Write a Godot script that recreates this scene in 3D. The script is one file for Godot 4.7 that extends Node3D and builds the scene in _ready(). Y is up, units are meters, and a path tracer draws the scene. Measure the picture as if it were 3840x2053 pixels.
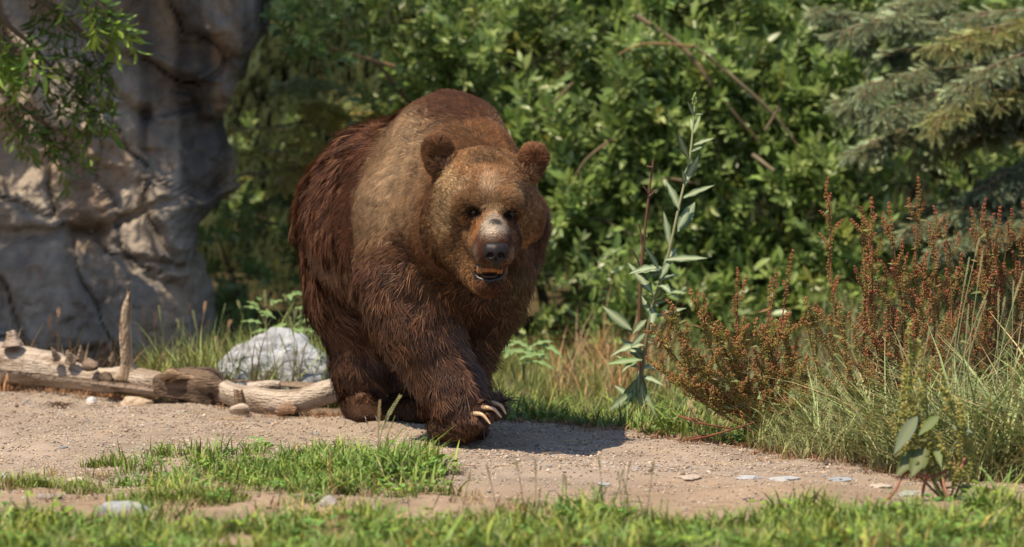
extends Node3D

const DEPTH := 20.0
var rng := RandomNumberGenerator.new()
var cam: Camera3D
var fine := FastNoiseLite.new()
var broad := FastNoiseLite.new()
var sun_dir := Vector3(0.34, -0.86, -0.30).normalized()
var mats := {}
var used := {}

func rr(a: float, b: float) -> float:
	return rng.randf_range(a, b)

func rv() -> Vector3:
	return Vector3(rr(-1, 1), rr(-1, 1), rr(-1, 1))

func tone(r: float, g: float, b: float) -> Color:
	return Color(r, g, b)

func vary(c: Color, amount: float) -> Color:
	var k := 1.0 + rr(-amount, amount)
	var w := rr(-amount, amount) * 0.35
	return Color(maxf(c.r * (k + w), 0.002), maxf(c.g * k, 0.002), maxf(c.b * (k - w), 0.002))

# where the sight line through a spot of the 3840 x 2053 frame meets the plane of that depth
func at(px: float, py: float, z: float) -> Vector3:
	var d: Vector3 = cam.basis * Vector3((px - 1920.0) / 19500.0, -(py - 1026.5) / 19500.0, -1.0)
	return cam.position + d * ((z - cam.position.z) / d.z)

func foot(px: float, py: float) -> Vector3:
	var d: Vector3 = cam.basis * Vector3((px - 1920.0) / 19500.0, -(py - 1026.5) / 19500.0, -1.0)
	var p: Vector3 = cam.position + d * (-cam.position.y / d.y)
	p.y = ground_y(p.x, p.z)
	return p

func numbered(called: String) -> String:
	var n: int = used.get(called, 0)
	used[called] = n + 1
	return called if n == 0 else "%s_%03d" % [called, n]

func thing(called: String, label: String, category: String, where := Vector3.ZERO, group := "") -> Node3D:
	var o := Node3D.new()
	o.name = numbered(called)
	add_child(o, true)
	o.position = where
	return tag(o, label, category, group)

func tag(o: Node3D, label: String, category := "", group := "", kind := "") -> Node3D:
	if label: o.set_meta("label", label)
	if category: o.set_meta("category", category)
	if group: o.set_meta("group", group)
	if kind: o.set_meta("kind", kind)
	return o

func put(called: String, mesh: Mesh, m: Material, parent: Node3D = null, t := Transform3D()) -> MeshInstance3D:
	var o := MeshInstance3D.new()
	o.name = called if parent else numbered(called)
	o.mesh = mesh
	o.material_override = m
	o.transform = t
	(parent if parent else self).add_child(o, true)
	return o

func scatter(called: String, mesh: Mesh, m: Material, places: Array, tints: Array, parent: Node3D = null) -> MultiMeshInstance3D:
	var mm := MultiMesh.new()
	mm.transform_format = MultiMesh.TRANSFORM_3D
	mm.use_colors = tints.size() > 0
	mm.mesh = mesh
	mm.instance_count = places.size()
	for i in places.size():
		var t: Transform3D = places[i]
		mm.set_instance_transform(i, t)
	for i in tints.size():
		var c: Color = tints[i]
		mm.set_instance_color(i, c)
	var o := MultiMeshInstance3D.new()
	o.name = called if parent else numbered(called)
	o.multimesh = mm
	o.material_override = m
	(parent if parent else self).add_child(o, true)
	o.set_meta("kind", "stuff")
	return o

func paint(called: String, rough := 0.6, back := 0.0, spec := 0.5) -> StandardMaterial3D:
	if mats.has(called): return mats[called]
	var m := StandardMaterial3D.new()
	m.resource_name = called
	m.vertex_color_use_as_albedo = true
	m.roughness = rough
	m.metallic_specular = spec
	m.cull_mode = BaseMaterial3D.CULL_DISABLED
	if back > 0.0:
		m.backlight_enabled = true
		m.backlight = Color(back, back, back)
	mats[called] = m
	return m

func noise_tex(size: int, freq: float, octaves: int, seed_: int, kind := FastNoiseLite.TYPE_SIMPLEX, bump := 0.0, ramp: Gradient = null) -> NoiseTexture2D:
	var n := FastNoiseLite.new()
	n.noise_type = kind
	n.frequency = freq
	n.fractal_octaves = octaves
	n.seed = seed_
	var t := NoiseTexture2D.new()
	t.width = size
	t.height = size
	t.seamless = true
	t.noise = n
	if bump > 0.0:
		t.as_normal_map = true
		t.bump_strength = bump
	if ramp: t.color_ramp = ramp
	return t

func ramp(stops: Array) -> Gradient:
	var g := Gradient.new()
	var o := PackedFloat32Array()
	var c := PackedColorArray()
	for s in stops:
		o.append(s[0])
		var l: Color = s[1]
		c.append(l.linear_to_srgb())
	g.offsets = o
	g.colors = c
	return g

# ---------- small mesh builder: plain arrays of vertices, normals, colours
class Maker:
	var v := PackedVector3Array()
	var n := PackedVector3Array()
	var c := PackedColorArray()
	var i := PackedInt32Array()
	func add(p: Vector3, nn: Vector3, cc: Color) -> int:
		v.append(p); n.append(nn); c.append(cc)
		return v.size() - 1
	func tri(a: int, b: int, d: int) -> void:
		i.append(a); i.append(b); i.append(d)
	func quad(a: int, b: int, d: int, e: int) -> void:
		tri(a, b, d); tri(a, d, e)
	func append(o: Maker, t: Transform3D, tint := Color.WHITE) -> void:
		var f := v.size()
		var nb := t.basis.inverse().transposed()
		for k in o.v.size():
			v.append(t * o.v[k])
			n.append((nb * o.n[k]).normalized())
			c.append(o.c[k] * tint)
		for k in o.i: i.append(k + f)
	func smooth() -> void:
		for k in n.size(): n[k] = Vector3.ZERO
		for k in range(0, i.size(), 3):
			var f := (v[i[k + 2]] - v[i[k]]).cross(v[i[k + 1]] - v[i[k]])
			for q in 3: n[i[k + q]] += f
		for k in n.size(): n[k] = n[k].normalized()
	func done() -> ArrayMesh:
		for k in range(0, i.size(), 3):    # wind every face towards its normals
			var f := (v[i[k + 2]] - v[i[k]]).cross(v[i[k + 1]] - v[i[k]])
			if f.dot(n[i[k]] + n[i[k + 1]] + n[i[k + 2]]) < 0.0:
				var w := i[k + 1]
				i[k + 1] = i[k + 2]
				i[k + 2] = w
		var a := []
		a.resize(Mesh.ARRAY_MAX)
		a[Mesh.ARRAY_VERTEX] = v
		a[Mesh.ARRAY_NORMAL] = n
		a[Mesh.ARRAY_COLOR] = c
		a[Mesh.ARRAY_INDEX] = i
		var m := ArrayMesh.new()
		m.add_surface_from_arrays(Mesh.PRIMITIVE_TRIANGLES, a)
		return m

func frame(dir: Vector3, up: Vector3) -> Basis:   # y along dir, z as near to up as can be
	var y := dir.normalized()
	var x := y.cross(up)
	if x.length() < 0.001: x = y.cross(Vector3(0.3, 0.5, 0.8))
	x = x.normalized()
	return Basis(x, y, x.cross(y))

func bend(points: Array, t: float) -> Vector3:   # Catmull-Rom through the points
	var s := clampf(t, 0.0, 1.0) * (points.size() - 1)
	var k := mini(int(s), points.size() - 2)
	var f := s - k
	var a: Vector3 = points[maxi(k - 1, 0)]
	var b: Vector3 = points[k]
	var c: Vector3 = points[k + 1]
	var d: Vector3 = points[mini(k + 2, points.size() - 1)]
	return b.cubic_interpolate(c, a, d, f)

# a bent, tapering tube; radii as [[t, r], ...]; rough: share of bumps
func tube(m: Maker, points: Array, r0: float, r1: float, steps: int, sides: int, color: Color, bumps := 0.0, bump_scale := 8.0, tip := true) -> void:
	var rings := []
	for s in steps + 1:
		var t := float(s) / steps
		var p := bend(points, t)
		var d := (bend(points, t + 0.02) - bend(points, t - 0.02)).normalized()
		var b := frame(d, Vector3(0.21, 0.1, 0.97))
		var r := lerpf(r0, r1, t)
		var ring := PackedInt32Array()
		for k in sides:
			var a := TAU * k / sides
			var o := b.x * cos(a) + b.z * sin(a)
			var q := p + o * r
			var w := fine.get_noise_3dv(q * bump_scale)
			q += o * r * bumps * w
			ring.append(m.add(q, o, color * (1.0 + 0.35 * w * signf(bumps))))
		if s > 0:
			var last: PackedInt32Array = rings[-1]
			for k in sides:
				var k2 := (k + 1) % sides
				m.quad(last[k], last[k2], ring[k2], ring[k])
		rings.append(ring)
	if tip:
		var e := bend(points, 1.0)
		var d2 := (e - bend(points, 0.97)).normalized()
		var c := m.add(e + d2 * r1 * 0.5, d2, color)
		var last2: PackedInt32Array = rings[-1]
		for k in sides: m.tri(last2[k], last2[(k + 1) % sides], c)

# one leaf along +Y, face towards +Z, length 1; half width w(t); folded along the midrib, curling down by droop
func leaf(m: Maker, width: float, fold: float, droop: float, steps: int, face: Color, rib: Color, wave := 0.0, blunt := 1.0) -> void:
	var last := []
	for s in steps + 1:
		var t := float(s) / steps
		var w := width * pow(sin(PI * pow(t, 0.85) * 0.985 + 0.015), blunt) if t < 1.0 else 0.0
		w = maxf(w, width * 0.03)
		var z := -droop * t * t
		var y := t * (1.0 - droop * droop * 0.25 * t)
		var wv := wave * sin(t * 19.0)
		var nn := Vector3(0, droop * 1.6 * t, 1).normalized()
		var mid := m.add(Vector3(0, y, z), nn, rib)
		var l := m.add(Vector3(-w, y, z + fold * w + wv * w), (nn + Vector3(fold, 0, 0)).normalized(), face)
		var r := m.add(Vector3(w, y, z + fold * w - wv * w), (nn - Vector3(fold, 0, 0)).normalized(), face)
		if s > 0:
			m.quad(last[0], last[1], mid, l)
			m.quad(last[1], last[2], r, mid)
		last = [l, mid, r]

# one blade of grass, a ribbon that tapers and bends over towards +Z
func blade(m: Maker, root: Vector3, turn: float, height: float, lean: float, width: float, steps: int, low: Color, high: Color) -> void:
	var out := Vector3(sin(turn), 0, cos(turn))
	var side := Vector3(out.z, 0, -out.x)
	var last := []
	for s in steps + 1:
		var t := float(s) / steps
		var p := root + Vector3.UP * height * (t - 0.3 * lean * t * t) + out * height * lean * t * t
		var w := width * (1.0 - pow(t, 1.6)) + width * 0.06
		var d := (Vector3.UP * (1.0 - 0.6 * lean * t) + out * 2.0 * lean * t).normalized()
		var nn := side.cross(d).normalized()
		var col := low.lerp(high, t)
		var a := m.add(p - side * w, (nn - side * 0.35).normalized(), col)
		var b := m.add(p + side * w, (nn + side * 0.35).normalized(), col)
		if s > 0: m.quad(last[0], last[1], b, a)
		last = [a, b]

func tuft(blades: int, spread: float, height: float, lean: float, width: float, low: Color, high: Color, steps := 3) -> ArrayMesh:
	var m := Maker.new()
	for k in blades:
		var a := rr(0, TAU)
		var q := Vector3(cos(a), 0, sin(a)) * spread * sqrt(rng.randf())
		var c := rr(0.5, 1.35)
		var dead := rng.randf() < 0.14
		var hue_ := tone(0.42, 0.33, 0.17)
		blade(m, q, a + rr(-1.4, 1.4), height * rr(0.35, 1.0), lean * rr(0.1, 1.0), width * rr(0.5, 1.15), steps, (low.lerp(hue_, 0.7) if dead else low) * c, (high.lerp(hue_, 0.8) if dead else high) * c)
	return m.done()

func ball(m: Maker, radius: Vector3, rings: int, sides: int, color: Color, t := Transform3D()) -> void:
	var rows := []
	for a in rings + 1:
		var th := PI * a / rings
		var row := PackedInt32Array()
		for b in sides:
			var ph := TAU * b / sides
			var u := Vector3(sin(th) * cos(ph), cos(th), sin(th) * sin(ph))
			row.append(m.add(t * (u * radius), (t.basis * (u / radius)).normalized(), color))
		if a > 0:
			var up: PackedInt32Array = rows[-1]
			for b in sides:
				var b2 := (b + 1) % sides
				m.quad(up[b], row[b], row[b2], up[b2])
		rows.append(row)

func stone_mesh(seed_: int, detail: int, rough: float, color: Color, streak: Color, peak := 0.0) -> ArrayMesh:
	var m := Maker.new()
	ball(m, Vector3.ONE, detail, detail * 2, color)
	var o := Vector3(seed_ * 7.3, seed_ * 3.1, seed_ * 1.7)
	for k in m.v.size():
		var u := m.v[k]
		var w := 0.0
		for q in 7:    # flattened faces
			var h := Vector3(sin(seed_ * 3.7 + q * 2.1), cos(seed_ * 1.3 + q * 3.3) * 0.8, sin(seed_ * 5.1 + q * 1.2)).normalized()
			var limit := 0.66 + 0.07 * (q % 3)
			w = maxf(w, 1.0 - limit / maxf(u.dot(h), limit))
		u *= 1.0 - w * 0.9 + rough * broad.get_noise_3dv(u * 0.9 + o) + rough * 0.35 * fine.get_noise_3dv(u * 3.0 + o)
		u *= Vector3(1.0 - peak * maxf(u.y, -0.3), 1.0, 1.0 - peak * maxf(u.y, -0.3))
		m.v[k] = u
		m.c[k] = color.lerp(streak, clampf(0.5 + 1.4 * fine.get_noise_3dv(u * Vector3(2, 5, 2) + o), 0, 1))
	m.smooth()
	return m.done()

# ---------- the ground
var far_edge := [Vector2(-6, -5.6), Vector2(-2.2, -2.4), Vector2(-1.37, -1.98), Vector2(-0.74, -1.16), Vector2(-0.1, -0.98), Vector2(0.25, -0.5), Vector2(0.6, -0.05), Vector2(0.9, 0.45), Vector2(1.15, 1.05), Vector2(1.42, 1.5), Vector2(1.8, 1.85), Vector2(6, 4.6)]

func past_edge(x: float, z: float) -> float:   # metres beyond the path's far edge; negative on the path
	for k in far_edge.size() - 1:
		var a: Vector2 = far_edge[k]
		var b: Vector2 = far_edge[k + 1]
		if x <= b.x or k == far_edge.size() - 2:
			var t := clampf((x - a.x) / (b.x - a.x), 0, 1)
			var slope := (b.y - a.y) / (b.x - a.x)
			return (lerpf(a.y, b.y, t) - z) / sqrt(1.0 + slope * slope)
	return 0.0

func ground_y(x: float, z: float) -> float:
	var e := past_edge(x, z)
	var y := broad.get_noise_2d(x * 0.9, z * 0.9) * 0.035 + fine.get_noise_2d(x * 2.2, z * 2.2) * 0.008
	y -= 0.07 * smoothstep(0.0, 0.5, e)
	y += 0.30 * smoothstep(0.9, 5.0, e)
	if z > 3.0: y -= 0.0
	if z < -9.0: y += smoothstep(-9.0, -14.0, z) * 3.6
	return y

func ground_sheet(lo: Vector2, hi: Vector2, cell: float, lift := 0.0) -> ArrayMesh:
	var m := Maker.new()
	var nx := int((hi.x - lo.x) / cell)
	var nz := int((hi.y - lo.y) / cell)
	var sand := tone(0.435, 0.352, 0.275)
	var soil := tone(0.32, 0.23, 0.155)
	var turf := tone(0.10, 0.085, 0.04)
	for j in nz + 1:
		for i in nx + 1:
			var x := lo.x + i * cell
			var z := lo.y + j * cell
			var e := past_edge(x, z) + fine.get_noise_2d(x * 3.0, z * 3.0) * 0.10
			var n := fine.get_noise_2d(x * 1.6 + 40.0, z * 1.6)
			var f := 1.75 + 0.35 * broad.get_noise_2d(x * 1.1, 7.0)
			var c := sand * (1.0 + 0.22 * n + 0.16 * fine.get_noise_2d(x * 5.0, z * 5.0 + 9.0))
			c = c.lerp(soil * (1.0 + 0.3 * n), smoothstep(-0.05, 0.25, e))
			c = c.lerp(soil * (1.25 + 0.4 * n), smoothstep(f - 0.5, f + 0.3, z + 0.25 * n) * 0.75)
			c = c.lerp(turf, smoothstep(0.6, 1.8, e) * 0.9)
			m.add(Vector3(x, ground_y(x, z) + lift + 0.006 * fine.get_noise_2d(x * 9.0, z * 9.0), z), Vector3.UP, c)
	for j in nz:
		for i in nx:
			var a := j * (nx + 1) + i
			m.quad(a, a + 1, a + nx + 2, a + nx + 1)
	m.smooth()
	return m.done()

func build_ground() -> void:
	var m := StandardMaterial3D.new()
	m.resource_name = "gravel and soil"
	m.vertex_color_use_as_albedo = true
	m.roughness = 0.95
	m.metallic_specular = 0.25
	m.albedo_texture = noise_tex(1024, 0.09, 4, 5, FastNoiseLite.TYPE_SIMPLEX, 0.0, ramp([[0.0, Color(0.45, 0.42, 0.40)], [0.5, Color(0.85, 0.84, 0.83)], [1.0, Color(1, 1, 1)]]))
	m.heightmap_enabled = true
	m.heightmap_texture = noise_tex(1024, 0.14, 3, 9)
	m.heightmap_scale = 0.25
	m.uv1_triplanar = true
	m.uv1_world_triplanar = true
	m.uv1_scale = Vector3(1.7, 1.7, 1.7)
	var g := Node3D.new()
	g.name = "ground"
	add_child(g)
	g.set_meta("kind", "structure")
	g.set_meta("label", "sandy gravel path running across bare soil and turf")
	put("gravel_path", ground_sheet(Vector2(-3.0, -3.2), Vector2(3.0, 4.4), 0.02), m, g)
	put("soil", ground_sheet(Vector2(-60, -60), Vector2(60, 60), 0.75, -0.06), m, g)
	put("soil", ground_sheet(Vector2(-9, -15), Vector2(9, -3.2), 0.1), m, g)
	# loose gravel
	var peb := Maker.new()
	ball(peb, Vector3(1, 0.6, 0.8), 3, 5, Color.WHITE)
	for k in peb.v.size(): peb.v[k] *= rr(0.8, 1.2)
	var pm := peb.done()
	var ts := []
	var cs := []
	for k in 70000:
		var x := rr(-2.3, 2.2)
		var z := rr(-2.6, 2.4)
		var e := past_edge(x, z)
		if e > 0.25 or (e > 0.0 and rng.randf() < 0.7) or (z > 1.5 and rng.randf() < 0.5): continue
		var s := 0.0022 + 0.0040 * pow(rng.randf(), 2.5) + (0.007 if rng.randf() < 0.006 else 0.0)
		ts.append(Transform3D(Basis.from_euler(Vector3(rr(-.4, .4), rr(0, TAU), rr(-.4, .4))).scaled(Vector3.ONE * s), Vector3(x, ground_y(x, z) + s * 0.3, z)))
		var q := rng.randf()
		var c := tone(0.52, 0.42, 0.33) if q < 0.38 else (tone(0.22, 0.165, 0.12) if q < 0.74 else (tone(0.40, 0.37, 0.35) if q < 0.86 else tone(0.52, 0.44, 0.37)))
		cs.append(vary(c, 0.25))
	var o := scatter("gravel", pm, paint("pebble", 0.85, 0.0, 0.3), ts, cs)
	tag(o, "loose gravel grains strewn over the sandy path", "gravel")

# ---------- the bear: a field of tapered capsules meshed by surface nets, then covered in hair
var ba := PackedVector3Array()
var bd := PackedVector3Array()
var bl := PackedFloat32Array()
var r0s := PackedFloat32Array()
var r1s := PackedFloat32Array()
var ks := PackedFloat32Array()
var cuts := []   # [centre, radius, softness]

func bone(a: Vector3, b: Vector3, ra: float, rb: float, k := 0.10) -> void:
	ba.append(a)
	bd.append(b - a)
	bl.append(1.0 / maxf((b - a).length_squared(), 1e-9))
	r0s.append(ra)
	r1s.append(rb)
	ks.append(k)

func bone_d(i: int, p: Vector3) -> float:
	var q := p - ba[i]
	var h := clampf(q.dot(bd[i]) * bl[i], 0.0, 1.0)
	return (q - bd[i] * h).length() - lerpf(r0s[i], r1s[i], h)

func field(p: Vector3, list: PackedInt32Array) -> float:
	var d := 9.0
	for i in list:
		var q := p - ba[i]
		var h := clampf(q.dot(bd[i]) * bl[i], 0.0, 1.0)
		var e := (q - bd[i] * h).length() - lerpf(r0s[i], r1s[i], h)
		var k := ks[i]
		var w := maxf(k - absf(d - e), 0.0) / k
		d = minf(d, e) - w * w * k * 0.25
	for c in cuts:
		var u: Vector3 = (p - c[0]) / c[3]
		var e2: float = c[1] - u.length()
		if e2 > -0.1:
			var k2: float = c[2]
			var w2 := maxf(k2 - absf(d - e2), 0.0) / k2
			d = maxf(d, e2) + w2 * w2 * k2 * 0.25
	return d

func nets(lo: Vector3, hi: Vector3, cell: float, hole := AABB()) -> Maker:
	var out := Maker.new()
	var bs := 8
	var nb := Vector3i(((hi - lo) / (cell * bs)).ceil())
	var n := nb * bs + Vector3i.ONE
	var sx := 1
	var sy := n.x
	var sz := n.x * n.y
	var val := PackedFloat32Array()
	val.resize(n.x * n.y * n.z)
	val.fill(1.0)
	var ids := PackedInt32Array()
	ids.resize(val.size())
	ids.fill(-1)
	var half := cell * bs * 0.8661
	var live := []
	for bz in nb.z:
		for by in nb.y:
			for bx in nb.x:
				var corner := lo + Vector3(bx, by, bz) * (cell * bs)
				var mid := corner + Vector3.ONE * (cell * bs * 0.5)
				var near := 9.0
				var ds := PackedFloat32Array()
				for i in ba.size():
					var e := bone_d(i, mid)
					ds.append(e)
					near = minf(near, e)
				var base := bx * bs * sx + by * bs * sy + bz * bs * sz
				if near > half + 0.06: continue
				var list := PackedInt32Array()
				for i in ba.size():
					if ds[i] < near + 2.0 * half + 0.12: list.append(i)
				if near < -half - 0.12 and field(mid, list) < -half - 0.05:
					for z in bs:
						for y in bs:
							for x in bs: val[base + x + y * sy + z * sz] = -1.0
					continue
				live.append(base)
				for z in bs:
					for y in bs:
						for x in bs:
							val[base + x + y * sy + z * sz] = field(corner + Vector3(x, y, z) * cell, list)
	var off := PackedInt32Array([0, sx, sy, sx + sy, sz, sx + sz, sy + sz, sx + sy + sz])
	var ea := PackedInt32Array([0, 2, 4, 6, 0, 1, 4, 5, 0, 1, 2, 3])
	var eb := PackedInt32Array([1, 3, 5, 7, 2, 3, 6, 7, 4, 5, 6, 7])
	var corner_at := [Vector3(0, 0, 0), Vector3(1, 0, 0), Vector3(0, 1, 0), Vector3(1, 1, 0), Vector3(0, 0, 1), Vector3(1, 0, 1), Vector3(0, 1, 1), Vector3(1, 1, 1)]
	var top := val.size() - sz - sy - 2
	for base in live:
		for z in bs:
			for y in bs:
				for x in bs:
					var g: int = base + x + y * sy + z * sz
					if g > top: continue
					var f := PackedFloat32Array([val[g], val[g + off[1]], val[g + off[2]], val[g + off[3]], val[g + off[4]], val[g + off[5]], val[g + off[6]], val[g + off[7]]])
					var neg := 0
					for q in 8:
						if f[q] < 0.0: neg += 1
					if neg == 0 or neg == 8: continue
					var sum := Vector3.ZERO
					var cnt := 0
					for q in 12:
						var a := f[ea[q]]
						var b := f[eb[q]]
						if (a < 0.0) != (b < 0.0):
							var pa: Vector3 = corner_at[ea[q]]
							var pb: Vector3 = corner_at[eb[q]]
							sum += pa.lerp(pb, a / (a - b))
							cnt += 1
					var gx := g % sy
					var gy := (g / sy) % n.y
					var gz := g / sz
					var p := lo + (Vector3(gx, gy, gz) + sum / cnt) * cell
					var nn := Vector3(f[1] + f[3] + f[5] + f[7] - f[0] - f[2] - f[4] - f[6], f[2] + f[3] + f[6] + f[7] - f[0] - f[1] - f[4] - f[5], f[4] + f[5] + f[6] + f[7] - f[0] - f[1] - f[2] - f[3])
					ids[g] = out.add(p, nn.normalized(), Color.WHITE)
	var axes := [[sx, sy, sz], [sy, sz, sx], [sz, sx, sy]]
	for base in live:
		for z in bs:
			for y in bs:
				for x in bs:
					var g: int = base + x + y * sy + z * sz
					var a := val[g]
					for ax in axes:
						var u: int = ax[0]
						if g + u >= val.size(): continue
						var b := val[g + u]
						if (a < 0.0) == (b < 0.0): continue
						var v: int = ax[1]
						var w: int = ax[2]
						if g - v - w < 0: continue
						var i0 := ids[g]
						var i1 := ids[g - v]
						var i2 := ids[g - v - w]
						var i3 := ids[g - w]
						if i0 < 0 or i1 < 0 or i2 < 0 or i3 < 0: continue
						if hole.size.x > 0.0 and hole.has_point((out.v[i0] + out.v[i2]) * 0.5): continue
						if a < 0.0: out.quad(i0, i3, i2, i1)
						else: out.quad(i0, i1, i2, i3)
	return out

var nose_at := Vector3(-0.060, 0.773, 0.855)
var hues := []   # [centre, radius, colour, strength]

func hue(c: Vector3, r: float, col: Color, s := 1.0, squash := Vector3.ONE) -> void:
	hues.append([c, r, col, s, squash])

func coat(p: Vector3) -> Color:
	var c := tone(0.110, 0.046, 0.024)
	for h in hues:
		var q: Vector3 = (p - h[0]) * h[4]
		var d: float = q.length() / h[1]
		if d < 1.0:
			var w: float = (1.0 - d * d)
			c = c.lerp(h[2], minf(w * 1.8, 1.0) * h[3])
	return c

func comb(p: Vector3) -> Vector3:
	var fwd := Vector3(0.42, 0, 0.9)
	var torso := -fwd * 0.55 + Vector3(-0.1, -0.8, 0)
	var legs := Vector3(0.05, -1, -0.12)
	var d := torso.lerp(legs, smoothstep(0.62, 0.4, p.y))
	d = d.lerp(-fwd * 0.9 + Vector3(0, -0.35, 0), smoothstep(1.0, 1.25, p.y))
	if p.y < 0.2: d = d.lerp(Vector3(0.35, -0.75, 0.35), smoothstep(0.2, 0.1, p.y))
	var hd := smoothstep(0.22, 0.42, p.z) * smoothstep(0.5, 0.6, p.y)
	if hd > 0.0:
		var face := (p - nose_at - Vector3(0, 0.02, 0)).normalized() + Vector3(0, -0.25, -0.3)
		d = d.lerp(face, hd)
	d += Vector3(broad.get_noise_3dv(p * 3.0), broad.get_noise_3dv(p * 3.0 + Vector3(9, 4, 2)), broad.get_noise_3dv(p * 3.0 + Vector3(1, 8, 5))) * 0.7
	return d

func hair_tuft(hairs: int, spread: float, width: float, lift: float, gather: float) -> ArrayMesh:
	var m := Maker.new()
	for k in hairs:
		var a := rr(0, TAU)
		var root := Vector3(cos(a), 0, sin(a)) * spread * sqrt(rng.randf())
		var len_ := rr(0.6, 1.05)
		var up := lift * rr(0.6, 1.3)
		var yaw := rr(-0.35, 0.35)
		var tip := Vector3(sin(yaw), up * 0.55, cos(yaw)) * len_ + root * (1.0 - gather)
		var mid := Vector3(sin(yaw) * 0.4, up * 0.62, 0.42) * len_ + root * (1.0 - gather * 0.3)
		var side := Vector3(1, 0, 0).rotated(Vector3(0, 0, 1), rr(-0.9, 0.9))
		var shade := rr(0.55, 1.4)
		var last := []
		for s in 4:
			var t := s / 3.0
			var p := root.lerp(mid, t).lerp(mid.lerp(tip, t), t)
			p.y -= 0.03 if s == 0 else 0.0
			var w := width * (1.0 - 0.85 * t * t) * 0.5
			var nn := (Vector3(0, 1, -0.15) + side * 0.0).normalized()
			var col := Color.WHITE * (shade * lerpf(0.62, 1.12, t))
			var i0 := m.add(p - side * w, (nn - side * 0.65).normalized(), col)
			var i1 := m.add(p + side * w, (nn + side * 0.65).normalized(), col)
			if s > 0: m.quad(last[0], last[1], i1, i0)
			last = [i0, i1]
	return m.done()

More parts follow.
